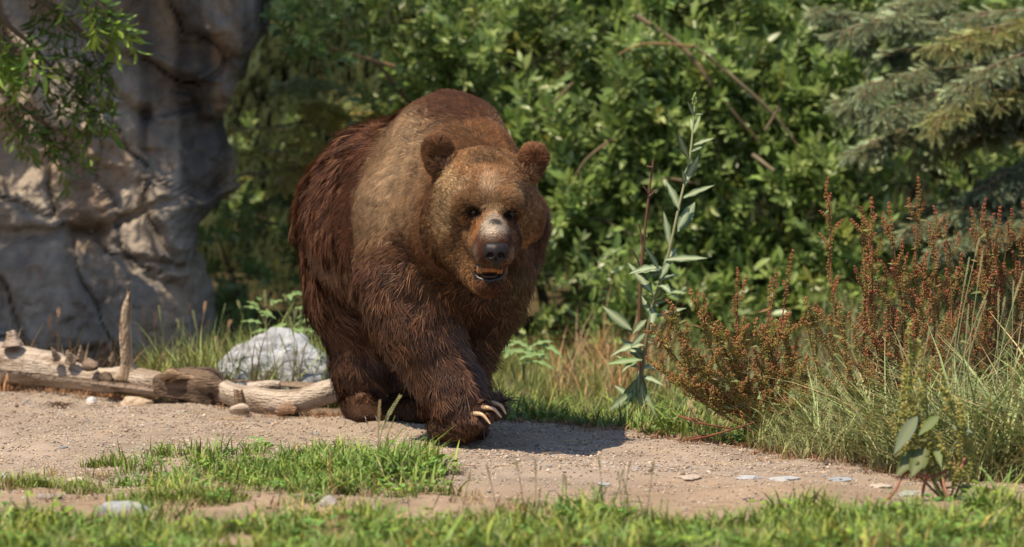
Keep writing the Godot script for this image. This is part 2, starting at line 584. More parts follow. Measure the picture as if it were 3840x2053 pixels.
func build_bear() -> void:
	var fwd := Vector3(0.42, 0, 0.9).normalized()
	# trunk
	bone(Vector3(-0.60, 0.85, -1.12), Vector3(-0.50, 0.86, -0.75), 0.245, 0.30, 0.1)
	bone(Vector3(-0.50, 0.84, -0.75), Vector3(-0.27, 0.82, -0.18), 0.31, 0.30, 0.1)
	bone(Vector3(-0.52, 0.72, -0.8), Vector3(-0.30, 0.70, -0.25), 0.24, 0.24, 0.1)
	bone(Vector3(-0.50, 1.0, -0.62), Vector3(-0.25, 1.09, -0.22), 0.18, 0.215, 0.12)      # withers
	bone(Vector3(-0.24, 1.12, -0.2), Vector3(-0.17, 1.06, 0.02), 0.20, 0.185, 0.1)          # hump
	bone(Vector3(-0.20, 0.92, -0.05), Vector3(-0.115, 0.94, 0.38), 0.235, 0.175, 0.12)        # neck
	bone(Vector3(-0.24, 0.80, -0.02), Vector3(-0.17, 0.83, 0.34), 0.22, 0.16, 0.1)        # throat ruff
	bone(Vector3(-0.16, 0.68, -0.08), Vector3(-0.14, 0.70, 0.05), 0.22, 0.17, 0.1)         # chest
	# near front leg
	bone(Vector3(-0.42, 0.88, -0.12), Vector3(-0.41, 0.62, 0.0), 0.17, 0.155, 0.1)
	bone(Vector3(-0.41, 0.62, 0.0), Vector3(-0.37, 0.46, 0.02), 0.155, 0.15, 0.1)
	bone(Vector3(-0.37, 0.46, 0.02), Vector3(-0.235, 0.215, 0.07), 0.145, 0.10, 0.06)
	bone(Vector3(-0.235, 0.215, 0.07), Vector3(-0.18, 0.11, 0.11), 0.10, 0.085, 0.05)
	bone(Vector3(-0.28, 0.06, 0.09), Vector3(-0.19, 0.06, 0.12), 0.05, 0.055, 0.05)
	bone(Vector3(-0.19, 0.10, 0.13), Vector3(-0.145, 0.085, 0.17), 0.06, 0.04, 0.02)
	bone(Vector3(-0.16, 0.12, 0.12), Vector3(-0.105, 0.11, 0.15), 0.055, 0.036, 0.02)
	bone(Vector3(-0.14, 0.135, 0.10), Vector3(-0.072, 0.128, 0.12), 0.05, 0.034, 0.02)
	bone(Vector3(-0.13, 0.14, 0.07), Vector3(-0.05, 0.14, 0.08), 0.05, 0.032, 0.02)
	# far front leg
	bone(Vector3(-0.03, 0.83, -0.2), Vector3(-0.10, 0.53, -0.17), 0.16, 0.122, 0.08)
	bone(Vector3(-0.10, 0.53, -0.17), Vector3(-0.195, 0.24, -0.19), 0.122, 0.08, 0.05)
	bone(Vector3(-0.195, 0.24, -0.19), Vector3(-0.19, 0.065, -0.15), 0.08, 0.065, 0.05)
	for k in 4:
		bone(Vector3(-0.235 + 0.032 * k, 0.06, -0.12 + 0.01 * k), Vector3(-0.220 + 0.034 * k, 0.035, -0.03 + 0.01 * k), 0.045, 0.03, 0.02)
	# near hind leg
	bone(Vector3(-0.64, 0.78, -1.08), Vector3(-0.64, 0.52, -0.95), 0.215, 0.175, 0.1)
	bone(Vector3(-0.64, 0.52, -0.95), Vector3(-0.605, 0.24, -0.95), 0.165, 0.105, 0.07)
	bone(Vector3(-0.605, 0.24, -0.95), Vector3(-0.60, 0.075, -0.96), 0.10, 0.075, 0.05)
	bone(Vector3(-0.62, 0.065, -0.98), Vector3(-0.57, 0.055, -0.84), 0.07, 0.068, 0.05)
	for k in 4:
		bone(Vector3(-0.62 + 0.037 * k, 0.055, -0.86 + 0.0 * k), Vector3(-0.605 + 0.043 * k, 0.035, -0.77 - 0.008 * k), 0.045, 0.03, 0.02)
	# far hind leg
	bone(Vector3(-0.36, 0.76, -1.15), Vector3(-0.36, 0.48, -1.08), 0.21, 0.15, 0.1)
	bone(Vector3(-0.36, 0.48, -1.08), Vector3(-0.38, 0.22, -1.0), 0.14, 0.10, 0.07)
	bone(Vector3(-0.38, 0.22, -1.0), Vector3(-0.40, 0.07, -0.92), 0.095, 0.075, 0.05)
	bone(Vector3(-0.42, 0.06, -0.92), Vector3(-0.38, 0.05, -0.74), 0.07, 0.06, 0.05)
	bone(Vector3(-0.66, 0.86, -1.36), Vector3(-0.67, 0.78, -1.4), 0.05, 0.04, 0.04)          # tail
	# head
	bone(Vector3(-0.10, 0.965, 0.42), Vector3(-0.088, 0.95, 0.535), 0.165, 0.135, 0.08)
	bone(Vector3(-0.205, 0.84, 0.38), Vector3(-0.17, 0.80, 0.465), 0.105, 0.08, 0.08)          # near cheek
	bone(Vector3(0.026, 0.87, 0.40), Vector3(-0.008, 0.835, 0.46), 0.086, 0.062, 0.08)           # far cheek
	bone(Vector3(-0.150, 0.945, 0.622), Vector3(-0.006, 0.940, 0.627), 0.043, 0.043, 0.05)       # brow
	bone(Vector3(-0.078, 0.880, 0.57), Vector3(-0.061, 0.804, 0.80), 0.068, 0.054, 0.04)         # muzzle
	bone(Vector3(-0.106, 0.80, 0.60), Vector3(-0.094, 0.759, 0.775), 0.068, 0.044, 0.035)
	bone(Vector3(-0.036, 0.80, 0.60), Vector3(-0.037, 0.759, 0.775), 0.066, 0.043, 0.035)
	bone(Vector3(-0.11, 0.73, 0.52), Vector3(-0.085, 0.652, 0.715), 0.084, 0.044, 0.04)           # lower jaw
	bone(Vector3(-0.15, 0.735, 0.42), Vector3(-0.11, 0.68, 0.60), 0.09, 0.062, 0.05)
	# ears
	bone(Vector3(-0.262, 1.085, 0.42), Vector3(-0.283, 1.142, 0.415), 0.052, 0.047, 0.03)
	bone(Vector3(0.058, 1.06, 0.42), Vector3(0.084, 1.108, 0.415), 0.042, 0.042, 0.03)
	# mouth, eye sockets and ear cups
	cuts.append([Vector3(-0.083, 0.690, 0.80), 0.041, 0.010, Vector3(1.25, 0.62, 1.7)])
	cuts.append([Vector3(-0.141, 0.912, 0.678), 0.020, 0.02, Vector3(1.3, 0.8, 1)])
	cuts.append([Vector3(-0.003, 0.906, 0.681), 0.020, 0.02, Vector3(1.3, 0.8, 1)])
	cuts.append([Vector3(-0.252, 1.112, 0.482), 0.036, 0.02, Vector3.ONE])
	cuts.append([Vector3(0.068, 1.082, 0.480), 0.034, 0.02, Vector3.ONE])

	# coat colours, plus shade and lit tones painted on face and chest
	var dark := tone(0.088, 0.041, 0.023)
	var mid := tone(0.215, 0.105, 0.048)
	hue(Vector3(-0.62, 0.3, -0.95), 0.45, dark, 0.6)
	hue(Vector3(-0.40, 0.35, 0.05), 0.33, dark, 0.8)
	hue(Vector3(-0.22, 0.2, 0.05), 0.33, dark, 1.0)
	hue(Vector3(-0.05, 0.45, -0.15), 0.42, dark, 1.0)
	hue(Vector3(-0.1, 0.65, 0.05), 0.25, dark, 0.9)
	hue(Vector3(-0.38, 0.2, -1.0), 0.5, dark, 0.9)
	hue(Vector3(-0.20, 1.0, 0.15), 0.42, mid, 1.0, Vector3(1, 1.15, 1))
	hue(Vector3(-0.42, 1.02, -0.05), 0.29, tone(0.49, 0.33, 0.19), 0.65, Vector3(1.1, 0.72, 1))
	hue(Vector3(-0.40, 1.02, -0.02), 0.18, tone(0.54, 0.37, 0.22), 0.6, Vector3(1, 0.6, 1))
	hue(Vector3(-0.33, 0.95, 0.18), 0.17, tone(0.34, 0.215, 0.12), 0.75)
	hue(Vector3(-0.30, 0.70, 0.10), 0.22, tone(0.085, 0.038, 0.02), 0.95)
	hue(Vector3(-0.12, 0.68, 0.22), 0.2, tone(0.05, 0.024, 0.014), 1.0)  # painted shadow of the head on throat and chest
	hue(Vector3(-0.02, 1.2, -0.1), 0.14, tone(0.40, 0.25, 0.13), 0.7)
	hue(Vector3(-0.20, 1.36, -0.06), 0.245, tone(0.112, 0.048, 0.024), 1.0)
	hue(Vector3(-0.12, 1.12, 0.2), 0.2, tone(0.17, 0.078, 0.03), 0.7)
	hue(Vector3(-0.09, 0.93, 0.5), 0.28, tone(0.315, 0.168, 0.078), 0.9)
	hue(Vector3(-0.085, 1.1, 0.5), 0.09, tone(0.14, 0.08, 0.04), 0.7)
	hue(Vector3(-0.235, 0.96, 0.53), 0.09, tone(0.52, 0.35, 0.18), 0.85, Vector3(1.6, 0.6, 1))
	hue(Vector3(-0.30, 0.98, 0.40), 0.10, tone(0.10, 0.045, 0.02), 0.85, Vector3(1.3, 0.6, 1))  # painted shadow groove behind cheek and ear
	hue(Vector3(-0.08, 0.985, 0.66), 0.075, tone(0.45, 0.30, 0.185), 0.8, Vector3(2.1, 0.85, 1))
	hue(Vector3(-0.10, 0.72, 0.62), 0.15, tone(0.26, 0.138, 0.063), 0.9)
	hue(Vector3(-0.09, 0.64, 0.66), 0.08, tone(0.33, 0.17, 0.065), 0.85)
	hue(Vector3(-0.13, 0.84, 0.69), 0.045, tone(0.25, 0.11, 0.042), 0.8, Vector3(1.3, 0.8, 1))
	hue(Vector3(-0.20, 0.83, 0.57), 0.07, tone(0.13, 0.066, 0.03), 0.7, Vector3(1.2, 0.8, 1))  # dark brown stripe, also painting shade left of the muzzle
	hue(Vector3(0.012, 0.835, 0.65), 0.085, tone(0.10, 0.045, 0.02), 0.95)  # painted shade of the hollow right of the muzzle
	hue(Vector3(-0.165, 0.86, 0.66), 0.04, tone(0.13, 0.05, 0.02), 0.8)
	hue(Vector3(-0.07, 0.92, 0.66), 0.045, tone(0.38, 0.24, 0.12), 0.85)
	hue(Vector3(-0.066, 0.843, 0.76), 0.092, tone(0.44, 0.36, 0.275), 1.0, Vector3(1.6, 0.85, 0.9))
	hue(Vector3(-0.061, 0.866, 0.75), 0.036, tone(0.06, 0.052, 0.048), 1.0, Vector3(1.2, 0.9, 1))
	hue(Vector3(-0.058, 0.822, 0.815), 0.034, tone(0.26, 0.21, 0.17), 0.8)
	hue(Vector3(-0.12, 0.755, 0.76), 0.052, tone(0.17, 0.122, 0.088), 0.9)
	hue(Vector3(-0.172, 0.985, 0.60), 0.055, tone(0.47, 0.315, 0.175), 0.65)  # this and the next three paint shading on brows and cheek
	hue(Vector3(0.022, 0.98, 0.62), 0.055, tone(0.42, 0.28, 0.15), 0.6)
	hue(Vector3(-0.078, 0.952, 0.68), 0.032, tone(0.17, 0.085, 0.04), 0.6)
	hue(Vector3(-0.225, 0.88, 0.50), 0.085, tone(0.41, 0.265, 0.14), 0.65)
	hue(Vector3(-0.012, 0.765, 0.78), 0.045, tone(0.22, 0.15, 0.10), 0.8)
	hue(Vector3(-0.07, 0.722, 0.79), 0.032, tone(0.13, 0.09, 0.07), 0.8, Vector3(0.8, 1.3, 1))
	hue(Vector3(-0.141, 0.909, 0.668), 0.042, tone(0.016, 0.011, 0.008), 1.0, Vector3(0.85, 1.3, 1))
	hue(Vector3(-0.003, 0.899, 0.67), 0.042, tone(0.018, 0.012, 0.009), 1.0, Vector3(0.8, 1.35, 1))
	hue(Vector3(-0.28, 1.13, 0.415), 0.09, tone(0.17, 0.078, 0.035), 0.95)
	hue(Vector3(0.085, 1.11, 0.415), 0.09, tone(0.19, 0.085, 0.04), 0.95)
	hue(Vector3(-0.25, 1.085, 0.465), 0.04, tone(0.05, 0.025, 0.014), 0.95)
	hue(Vector3(0.065, 1.06, 0.465), 0.04, tone(0.06, 0.028, 0.015), 0.95)

	var t0 := Time.get_ticks_msec()
	var head_box := AABB(Vector3(-0.38, 0.54, 0.34), Vector3(0.62, 0.7, 0.7))
	var m := nets(Vector3(-1.05, -0.02, -1.55), Vector3(0.32, 1.42, 0.6), 0.015, head_box)
	var h := nets(head_box.position - Vector3.ONE * 0.012, head_box.end, 0.0065)
	var fur_head_from := m.i.size()
	m.append(h, Transform3D())
	print("bear mesh ", m.v.size(), " in ", Time.get_ticks_msec() - t0)
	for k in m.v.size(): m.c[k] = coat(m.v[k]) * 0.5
	var bear := thing("bear", "large brown bear walking along the gravel path with its mouth slightly open", "bear")
	put("body", m.done(), paint("bear skin", 0.8, 0.0, 0.3), bear)

	# hair
	var kinds := [hair_tuft(9, 0.13, 0.05, 0.5, 0.85), hair_tuft(6, 0.13, 0.065, 0.55, 0.6), hair_tuft(7, 0.22, 0.085, 0.75, 0.6), hair_tuft(8, 0.5, 0.16, 0.8, 0.1)]
	var ts := [[], [], [], []]
	var cs := [[], [], [], []]
	var eye_a := Vector3(-0.141, 0.912, 0.667)
	var eye_b := Vector3(-0.003, 0.906, 0.67)
	var mouth := Vector3(-0.084, 0.692, 0.775)
	for k in range(0, m.i.size(), 3):
		var a := m.v[m.i[k]]
		var b := m.v[m.i[k + 1]]
		var c := m.v[m.i[k + 2]]
		var area := (b - a).cross(c - a).length() * 0.5
		if area <= 0.0: continue
		var g := (a + b + c) / 3.0
		var face := smoothstep(0.36, 0.5, g.z) * smoothstep(0.5, 0.6, g.y)
		var plush := maxf(face, smoothstep(0.62, 0.85, g.y) * smoothstep(-0.42, -0.10, g.z - 0.25 * (g.x + 0.3) + 0.12 * broad.get_noise_3dv(g * 4.0)))
		var snout := smoothstep(0.20, 0.08, (g - Vector3(-0.065, 0.82, 0.76)).length()) if g.y > 0.72 else 0.0
		var density := lerpf(8500.0, 20000.0, plush)
		density = lerpf(density, 62000.0, face)
		density = lerpf(density, 130000.0, snout)
		var nrm := (m.n[m.i[k]] + m.n[m.i[k + 1]] + m.n[m.i[k + 2]]).normalized()
		if nrm.z < -0.45: density *= 0.5
		var want := area * density
		var cnt := int(want) + (1 if rng.randf() < want - int(want) else 0)
		for q in cnt:
			var u := sqrt(rng.randf())
			var v := rng.randf()
			var p := a * (1.0 - u) + b * (u * (1.0 - v)) + c * (u * v)
			var lip: Vector3 = (p - mouth) / Vector3(1.25, 0.72, 1.6)
			if lip.length() < 0.045 or (p - eye_a).length() < 0.010 or (p - eye_b).length() < 0.010: continue
			if (p - nose_at).length() < 0.046: continue
			var d := comb(p)
			d = (d - nrm * d.dot(nrm))
			if d.length() < 0.01: continue
			d = d.normalized()
			var lump := broad.get_noise_3dv(p * 9.0)
			d = (d + nrm.cross(d) * (lump * lerpf(1.15, 0.6, plush) + rr(-0.35, 0.35))).normalized()
			var length := lerpf(0.074, 0.034, plush)
			length = lerpf(length, 0.027, face)
			length = lerpf(length, 0.006, snout)
			if p.y < 0.16: length = minf(length, lerpf(0.016, 0.05, smoothstep(0.05, 0.16, p.y)) if p.z < 0.02 else lerpf(0.018, 0.034, p.y / 0.16))
			if (p - Vector3(-0.275, 1.12, 0.415)).length() < 0.08 or (p - Vector3(0.08, 1.1, 0.415)).length() < 0.08: length = 0.033
			if (p - Vector3(-0.09, 0.63, 0.64)).length() < 0.09: length = 0.03
			if (p - eye_a).length() < 0.035 or (p - eye_b).length() < 0.035: length = 0.007
			length *= rr(lerpf(0.65, 0.75, plush), 1.2) * (1.0 + lerpf(0.45, 0.25, plush) * lump) * (1.35 if rng.randf() < 0.05 * (1.0 - plush) else 1.0)
			var t := 0 if plush < 0.35 else (1 if face < 0.3 else 2)
			if snout > 0.5 or length < 0.009: t = 3
			var x := nrm.cross(d)
			ts[t].append(Transform3D(Basis(x, nrm, d) * Basis.from_scale(Vector3(length, length, length)), p - nrm * 0.002))
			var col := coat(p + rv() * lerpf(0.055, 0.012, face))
			if t == 0 and rng.randf() < 0.22: col = col.lerp(tone(0.31, 0.155, 0.08), 0.55)
			if t == 1 and rng.randf() < 0.22: col = col * 1.4
			var streak := fine.get_noise_3dv((p - d * p.dot(d) * 0.75) * lerpf(42.0, 75.0, face))
			cs[t].append(vary(col * clampf(1.0 + 0.5 * lump + (0.75 + 0.5 * face) * streak, 0.3, 2.0), 0.28))
	var hm := paint("bear hair", 0.6, 0.25, 0.25)
	for t in 4:
		print("tufts ", ts[t].size())
		scatter("fur", kinds[t], paint("wet hair", 0.38, 0.2, 0.42) if t == 0 else hm, ts[t], cs[t], bear)
	print("bear done ", Time.get_ticks_msec() - t0)
	bear_bits(bear)

func bear_bits(bear: Node3D) -> void:
	# nose: broad rounded pad with two nostrils
	var save := [ba, bd, bl, r0s, r1s, ks, cuts]
	ba = PackedVector3Array(); bd = PackedVector3Array(); bl = PackedFloat32Array(); r0s = PackedFloat32Array(); r1s = PackedFloat32Array(); ks = PackedFloat32Array(); cuts = []
	var o := nose_at
	bone(o + Vector3(-0.024, 0.012, -0.012), o + Vector3(0.024, 0.012, -0.012), 0.022, 0.022, 0.02)
	bone(o + Vector3(-0.018, -0.012, -0.006), o + Vector3(0.018, -0.012, -0.006), 0.021, 0.021, 0.02)
	bone(o + Vector3(0, -0.043, -0.02), o + Vector3(0, -0.02, -0.01), 0.018, 0.022, 0.02)
	bone(o + Vector3(0, 0.006, -0.004), o + Vector3(0, 0.004, -0.004), 0.02, 0.02, 0.02)
	bone(o + Vector3(-0.027, -0.004, -0.014), o + Vector3(-0.022, -0.016, -0.012), 0.018, 0.014, 0.015)
	bone(o + Vector3(0.027, -0.004, -0.014), o + Vector3(0.022, -0.016, -0.012), 0.018, 0.014, 0.015)
	for s in [-1, 1]:
		cuts.append([o + Vector3(0.0195 * s, -0.012, 0.018), 0.011, 0.006, Vector3(1.05, 0.85, 1.5)])
		cuts.append([o + Vector3(0.033 * s, -0.017, 0.006), 0.007, 0.006, Vector3(1.3, 0.6, 1)])
	cuts.append([o + Vector3(0, -0.034, 0.014), 0.0055, 0.005, Vector3(0.5, 3.0, 1.0)])
	var m := nets(o - Vector3.ONE * 0.07, o + Vector3.ONE * 0.05, 0.0025)
	for k in m.v.size(): m.c[k] = tone(0.016, 0.014, 0.014)
	var nm := StandardMaterial3D.new()
	nm.resource_name = "wet nose"
	nm.vertex_color_use_as_albedo = true
	nm.roughness = 0.42
	nm.metallic_specular = 0.35
	nm.heightmap_enabled = true
	nm.heightmap_texture = noise_tex(256, 0.12, 2, 3, FastNoiseLite.TYPE_CELLULAR)
	nm.heightmap_scale = 0.09
	nm.uv1_triplanar = true
	nm.uv1_scale = Vector3(14, 14, 14)
	put("nose", m.done(), nm, bear)
	ba = save[0]; bd = save[1]; bl = save[2]; r0s = save[3]; r1s = save[4]; ks = save[5]; cuts = save[6]
	# eyes
	for e in [Vector3(-0.141, 0.911, 0.655), Vector3(-0.003, 0.905, 0.657)]:
		var em := Maker.new()
		ball(em, Vector3.ONE * 0.0115, 10, 14, tone(0.022, 0.012, 0.007))
		put("eye", em.done(), paint("eyeball", 0.14, 0.0, 0.4), bear, Transform3D(Basis(), e))
	# lips, teeth and tongue
	var lip := Maker.new()
	var ring := []
	for k in 13:
		var a := PI + PI * k / 12.0
		ring.append(Vector3(-0.085 + cos(a) * 0.056, 0.694 + sin(a) * 0.034, 0.758 - absf(cos(a)) * 0.034))
	tube(lip, ring, 0.0085, 0.0085, 30, 8, tone(0.022, 0.018, 0.018))
	put("lower_lip", lip.done(), paint("lip", 0.35), bear)
	var up := Maker.new()
	var ring2 := []
	for k in 9:
		var a := PI * k / 8.0
		ring2.append(Vector3(-0.083 + cos(a) * 0.055, 0.706 + sin(a) * 0.012, 0.772 - absf(cos(a)) * 0.04))
	tube(up, ring2, 0.007, 0.007, 24, 8, tone(0.03, 0.022, 0.02))
	put("upper_lip", up.done(), paint("lip", 0.35), bear)
	for k in 9:
		var f := (k - 4) / 4.0
		var tm := Maker.new()
		var long := 0.011 if absf(f) < 0.7 else 0.016
		ball(tm, Vector3(0.0075, long, 0.006), 6, 8, vary(tone(0.30, 0.11, 0.03), 0.3))
		put("tooth", tm.done(), paint("stained tooth", 0.4), bear, Transform3D(Basis(), Vector3(-0.083 + f * 0.042, 0.703 - 0.002 * f * f, 0.768 - 0.022 * f * f)))
	var tg := Maker.new()
	ball(tg, Vector3(0.034, 0.010, 0.05), 8, 12, tone(0.05, 0.02, 0.018))
	put("tongue", tg.done(), paint("tongue", 0.4), bear, Transform3D(Basis(), Vector3(-0.085, 0.676, 0.72)))
	# claws
	var ivory := tone(0.62, 0.43, 0.27)
	claw(bear, at(1768, 1552, 0.19), at(1808, 1556, 0.225), at(1838, 1590, 0.235), 0.0108, ivory)
	claw(bear, at(1806, 1530, 0.17), at(1850, 1534, 0.205), at(1880, 1566, 0.215), 0.0108, ivory)
	claw(bear, at(1846, 1512, 0.13), at(1878, 1522, 0.16), at(1897, 1553, 0.165), 0.0105, ivory)
	for k in 4:
		var q := Vector3(-0.217 + 0.034 * k, 0.03, -0.005 + 0.01 * k)
		claw(bear, q, q + Vector3(0.005, 0.012, 0.03), q + Vector3(0.008, -0.022, 0.055), 0.007, tone(0.10, 0.075, 0.055))
	for k in 4:
		var q := Vector3(-0.60 + 0.043 * k, 0.03, -0.75 - 0.008 * k)
		claw(bear, q, q + Vector3(0.012, 0.008, 0.025), q + Vector3(0.02, -0.018, 0.045), 0.006, tone(0.05, 0.035, 0.03))

func claw(bear: Node3D, a: Vector3, b: Vector3, c: Vector3, r: float, col: Color) -> void:
	var m := Maker.new()
	tube(m, [a, b, c], r, r * 0.28, 10, 8, col)
	for k in m.c.size():
		m.c[k] = col * (1.0 + 0.2 * fine.get_noise_3dv(m.v[k] * 30.0))
	put("claw", m.done(), paint("claw", 0.35), bear)

# ---------- the rock face on the left
var cells := FastNoiseLite.new()
var blocks := FastNoiseLite.new()

# broken planes: x height, y distance to the nearest joint
func facets(x: float, y: float, size: float, slope: float, seed_: int) -> Vector2:
	var gx := floori(x / size)
	var gy := floori(y / size)
	var near := 9.0
	var next := 9.0
	var h := 0.0
	var h2 := 0.0
	for j in range(gy - 1, gy + 2):
		for i in range(gx - 1, gx + 2):
			var a := fposmod(sin(i * 127.1 + j * 311.7 + seed_ * 17.3) * 4375.85, 1.0)
			var b := fposmod(sin(i * 269.5 + j * 183.3 + seed_ * 31.9) * 2758.55, 1.0)
			var c := fposmod(sin(i * 71.7 + j * 97.3 + seed_ * 11.1) * 1975.25, 1.0)
			var px := (i + 0.15 + 0.7 * a) * size
			var py := (j + 0.15 + 0.7 * b) * size
			var d := Vector2(x - px, y - py).length()
			var v := (c - 0.5) * size * 0.45 + slope * ((b - 0.5) * 2.0 * (x - px) + (0.30 - a) * 1.6 * (y - py))
			if d < near:
				next = near
				near = d
				h2 = h
				h = v
			elif d < next:
				next = d
				h2 = v
	var edge := (next - near) / size
	return Vector2(lerpf((h + h2) * 0.5, h, smoothstep(0.0, 0.16, edge)), edge)

func rock_relief(x: float, y: float) -> float:
	var wx := x + 0.10 * broad.get_noise_2d(x * 2.0, y * 2.0)
	var wy := y * 1.25 + 0.35 * x + 0.10 * broad.get_noise_2d(x * 2.0 + 30.0, y * 2.0)
	var crack := cells.get_noise_2d(wx, wy) + 1.0      # 0 at a joint
	var step := blocks.get_noise_2d(wx, wy)
	var r := 0.03 * step + 0.16 * broad.get_noise_2d(x * 0.9 + 5.0, y * 0.7) + 0.06 * fine.get_noise_2d(x * 2.3, y * 1.6) + 0.014 * fine.get_noise_2d(x * 9.0, y * 7.0)
	r -= 0.07 * absf(fine.get_noise_2d(x * 1.5 + 3.0, y * 1.1 + 8.0)) + 0.02 * absf(fine.get_noise_2d(x * 4.3 + 1.0, y * 3.1))
	var big := facets(wx * 1.1 + 0.4 * wy, wy * 0.85, 0.55, 0.7, 3)
	var small := facets(wx + 0.25 * wy, wy * 0.9 - 0.2 * wx, 0.15, 0.6, 8)
	r += big.x - 0.06 * (1.0 - smoothstep(0.0, 0.06, big.y)) + 0.28 * small.x - 0.008 * (1.0 - smoothstep(0.0, 0.1, small.y))
	r -= 0.02 * (1.0 - smoothstep(0.0, 0.05, crack))
	# two long diagonal joints
	for j in [[Vector2(-3.2, 0.55), Vector2(-1.95, 0.62), Vector2(-1.5, 0.80)], [Vector2(-2.0, 1.35), Vector2(-1.75, 1.16), Vector2(-1.35, 1.22)], [Vector2(-1.95, 0.60), Vector2(-1.72, 0.40), Vector2(-1.6, 0.33)]]:
		for k in 2:
			var a: Vector2 = j[k]
			var b: Vector2 = j[k + 1]
			var p := Vector2(x, y)
			var q := Geometry2D.get_closest_point_to_segment(p, a, b)
			r -= 0.06 * (1.0 - smoothstep(0.0, 0.05 + 0.04 * fine.get_noise_2d(x * 5.0, y * 5.0), p.distance_to(q)))
	r -= 0.16 * (y - 0.8)
	r += 0.10 * (1.0 - smoothstep(0.42, 0.62, y + 0.12 * (x + 2.0)))      # the foot stands forward
	return r

func build_rock() -> void:
	cells.noise_type = FastNoiseLite.TYPE_CELLULAR
	cells.cellular_return_type = FastNoiseLite.RETURN_DISTANCE2_SUB
	cells.frequency = 1.35
	cells.fractal_type = FastNoiseLite.FRACTAL_NONE
	cells.seed = 4
	blocks.noise_type = FastNoiseLite.TYPE_CELLULAR
	blocks.cellular_return_type = FastNoiseLite.RETURN_CELL_VALUE
	blocks.frequency = 1.35
	blocks.fractal_type = FastNoiseLite.FRACTAL_NONE
	blocks.seed = 4
	var m := Maker.new()
	var nu := 300
	var nv := 270
	for j in nv + 1:
		var y := lerpf(-0.3, 3.3, float(j) / nv)
		var edge := -1.60 + 0.02 * sin(y * 9.0)
		edge += 0.05 * smoothstep(0.1, 0.7, y) + 0.22 * smoothstep(0.6, 0.95, y) + 0.10 * smoothstep(1.0, 1.7, y)
		for i in nu + 1:
			var u := float(i) / nu
			var p: Vector3
			var back := maxf(0.0, y - 2.7)
			if u < 0.78:
				var x := lerpf(-4.6, edge - 0.22, u / 0.78)
				p = Vector3(x, y, -4.45)
			elif u < 0.9:
				var a := (u - 0.78) / 0.12 * PI * 0.5
				p = Vector3(edge - 0.22 + 0.22 * sin(a), y, -4.67 + 0.22 * cos(a))
			else:
				p = Vector3(edge + (u - 0.9) * 0.4, y, -4.67 - (u - 0.9) / 0.1 * 0.7)
			var r := rock_relief(p.x + 0.3 * (p.z + 4.45), y)
			p.z += r * (1.0 if u < 0.78 else lerpf(1.0, 0.2, (u - 0.78) / 0.22)) - back * back * 2.0
			if u > 0.78: p.x += r * 0.5 * (u - 0.78) / 0.22
			var n1 := fine.get_noise_2d(p.x * 1.3 + 17.0, y * 0.9)
			var n2 := fine.get_noise_2d(p.x * 4.0, y * 0.8 + 50.0)
			var n3 := broad.get_noise_2d(p.x * 1.5 + 3.0, y * 1.2)
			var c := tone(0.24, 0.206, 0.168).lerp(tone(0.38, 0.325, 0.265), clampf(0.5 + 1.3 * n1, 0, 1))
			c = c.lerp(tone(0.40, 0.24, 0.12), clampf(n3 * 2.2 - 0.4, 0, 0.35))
			var stain_shade := clampf(0.55 + 1.6 * n2, 0, 1) * smoothstep(-2.2, -1.65, p.x + 0.25 * n3) * smoothstep(0.3, 0.9, y)
			c = c.lerp(tone(0.075, 0.07, 0.066), 0.9 * stain_shade)  # dark streaks, widened to paint shade over the right half
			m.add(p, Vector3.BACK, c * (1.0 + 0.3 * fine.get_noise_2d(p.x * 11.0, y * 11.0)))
	for j in nv:
		for i in nu:
			var a := j * (nu + 1) + i
			m.quad(a, a + nu + 1, a + nu + 2, a + 1)
	m.smooth()
	var mat := StandardMaterial3D.new()
	mat.resource_name = "weathered rock"
	mat.vertex_color_use_as_albedo = true
	mat.roughness = 0.92
	mat.metallic_specular = 0.25
	mat.heightmap_enabled = true
	mat.heightmap_texture = noise_tex(512, 0.02, 5, 31)
	mat.heightmap_scale = 2.5
	mat.uv1_triplanar = true
	mat.uv1_world_triplanar = true
	mat.uv1_scale = Vector3(1.1, 1.1, 1.1)
	var o := put("rock_face", m.done(), mat)
	tag(o, "tall weathered grey and tan rock face with cracks, dappled by leaf shade", "rock")

# sun patches on the rock: [centre, half size] on the plane z = -4.4; the tree above leaves gaps where these rays pass
var gaps := [[Vector2(-2.25, 0.98), Vector2(0.34, 0.26)], [Vector2(-2.35, 0.9), Vector2(0.22, 0.12)], [Vector2(-2.2, 1.42), Vector2(0.2, 0.2)], [Vector2(-2.42, 1.55), Vector2(0.25, 0.25)], [Vector2(-1.66, 0.83), Vector2(0.075, 0.11)], [Vector2(-1.62, 0.93), Vector2(0.06, 0.06)], [Vector2(-1.69, 0.52), Vector2(0.07, 0.09)], [Vector2(-1.70, 0.31), Vector2(0.1, 0.055)], [Vector2(-1.70, 0.19), Vector2(0.08, 0.06)], [Vector2(-1.68, 1.6), Vector2(0.03, 0.12)]]

func lights_gap(p: Vector3, slack: float) -> bool:
	var t := (-4.4 - p.z) / sun_dir.z
	if t < 0.0: return false
	var q := p + sun_dir * t
	for g in gaps:
		var h: Vector2 = g[1]
		var c: Vector2 = g[0]
		var d := (Vector2(q.x, q.y) - c) / (h + Vector2.ONE * slack)
		if d.length() < 1.0 + 0.25 * fine.get_noise_2d(q.x * 6.0, q.y * 6.0): return true
	return false

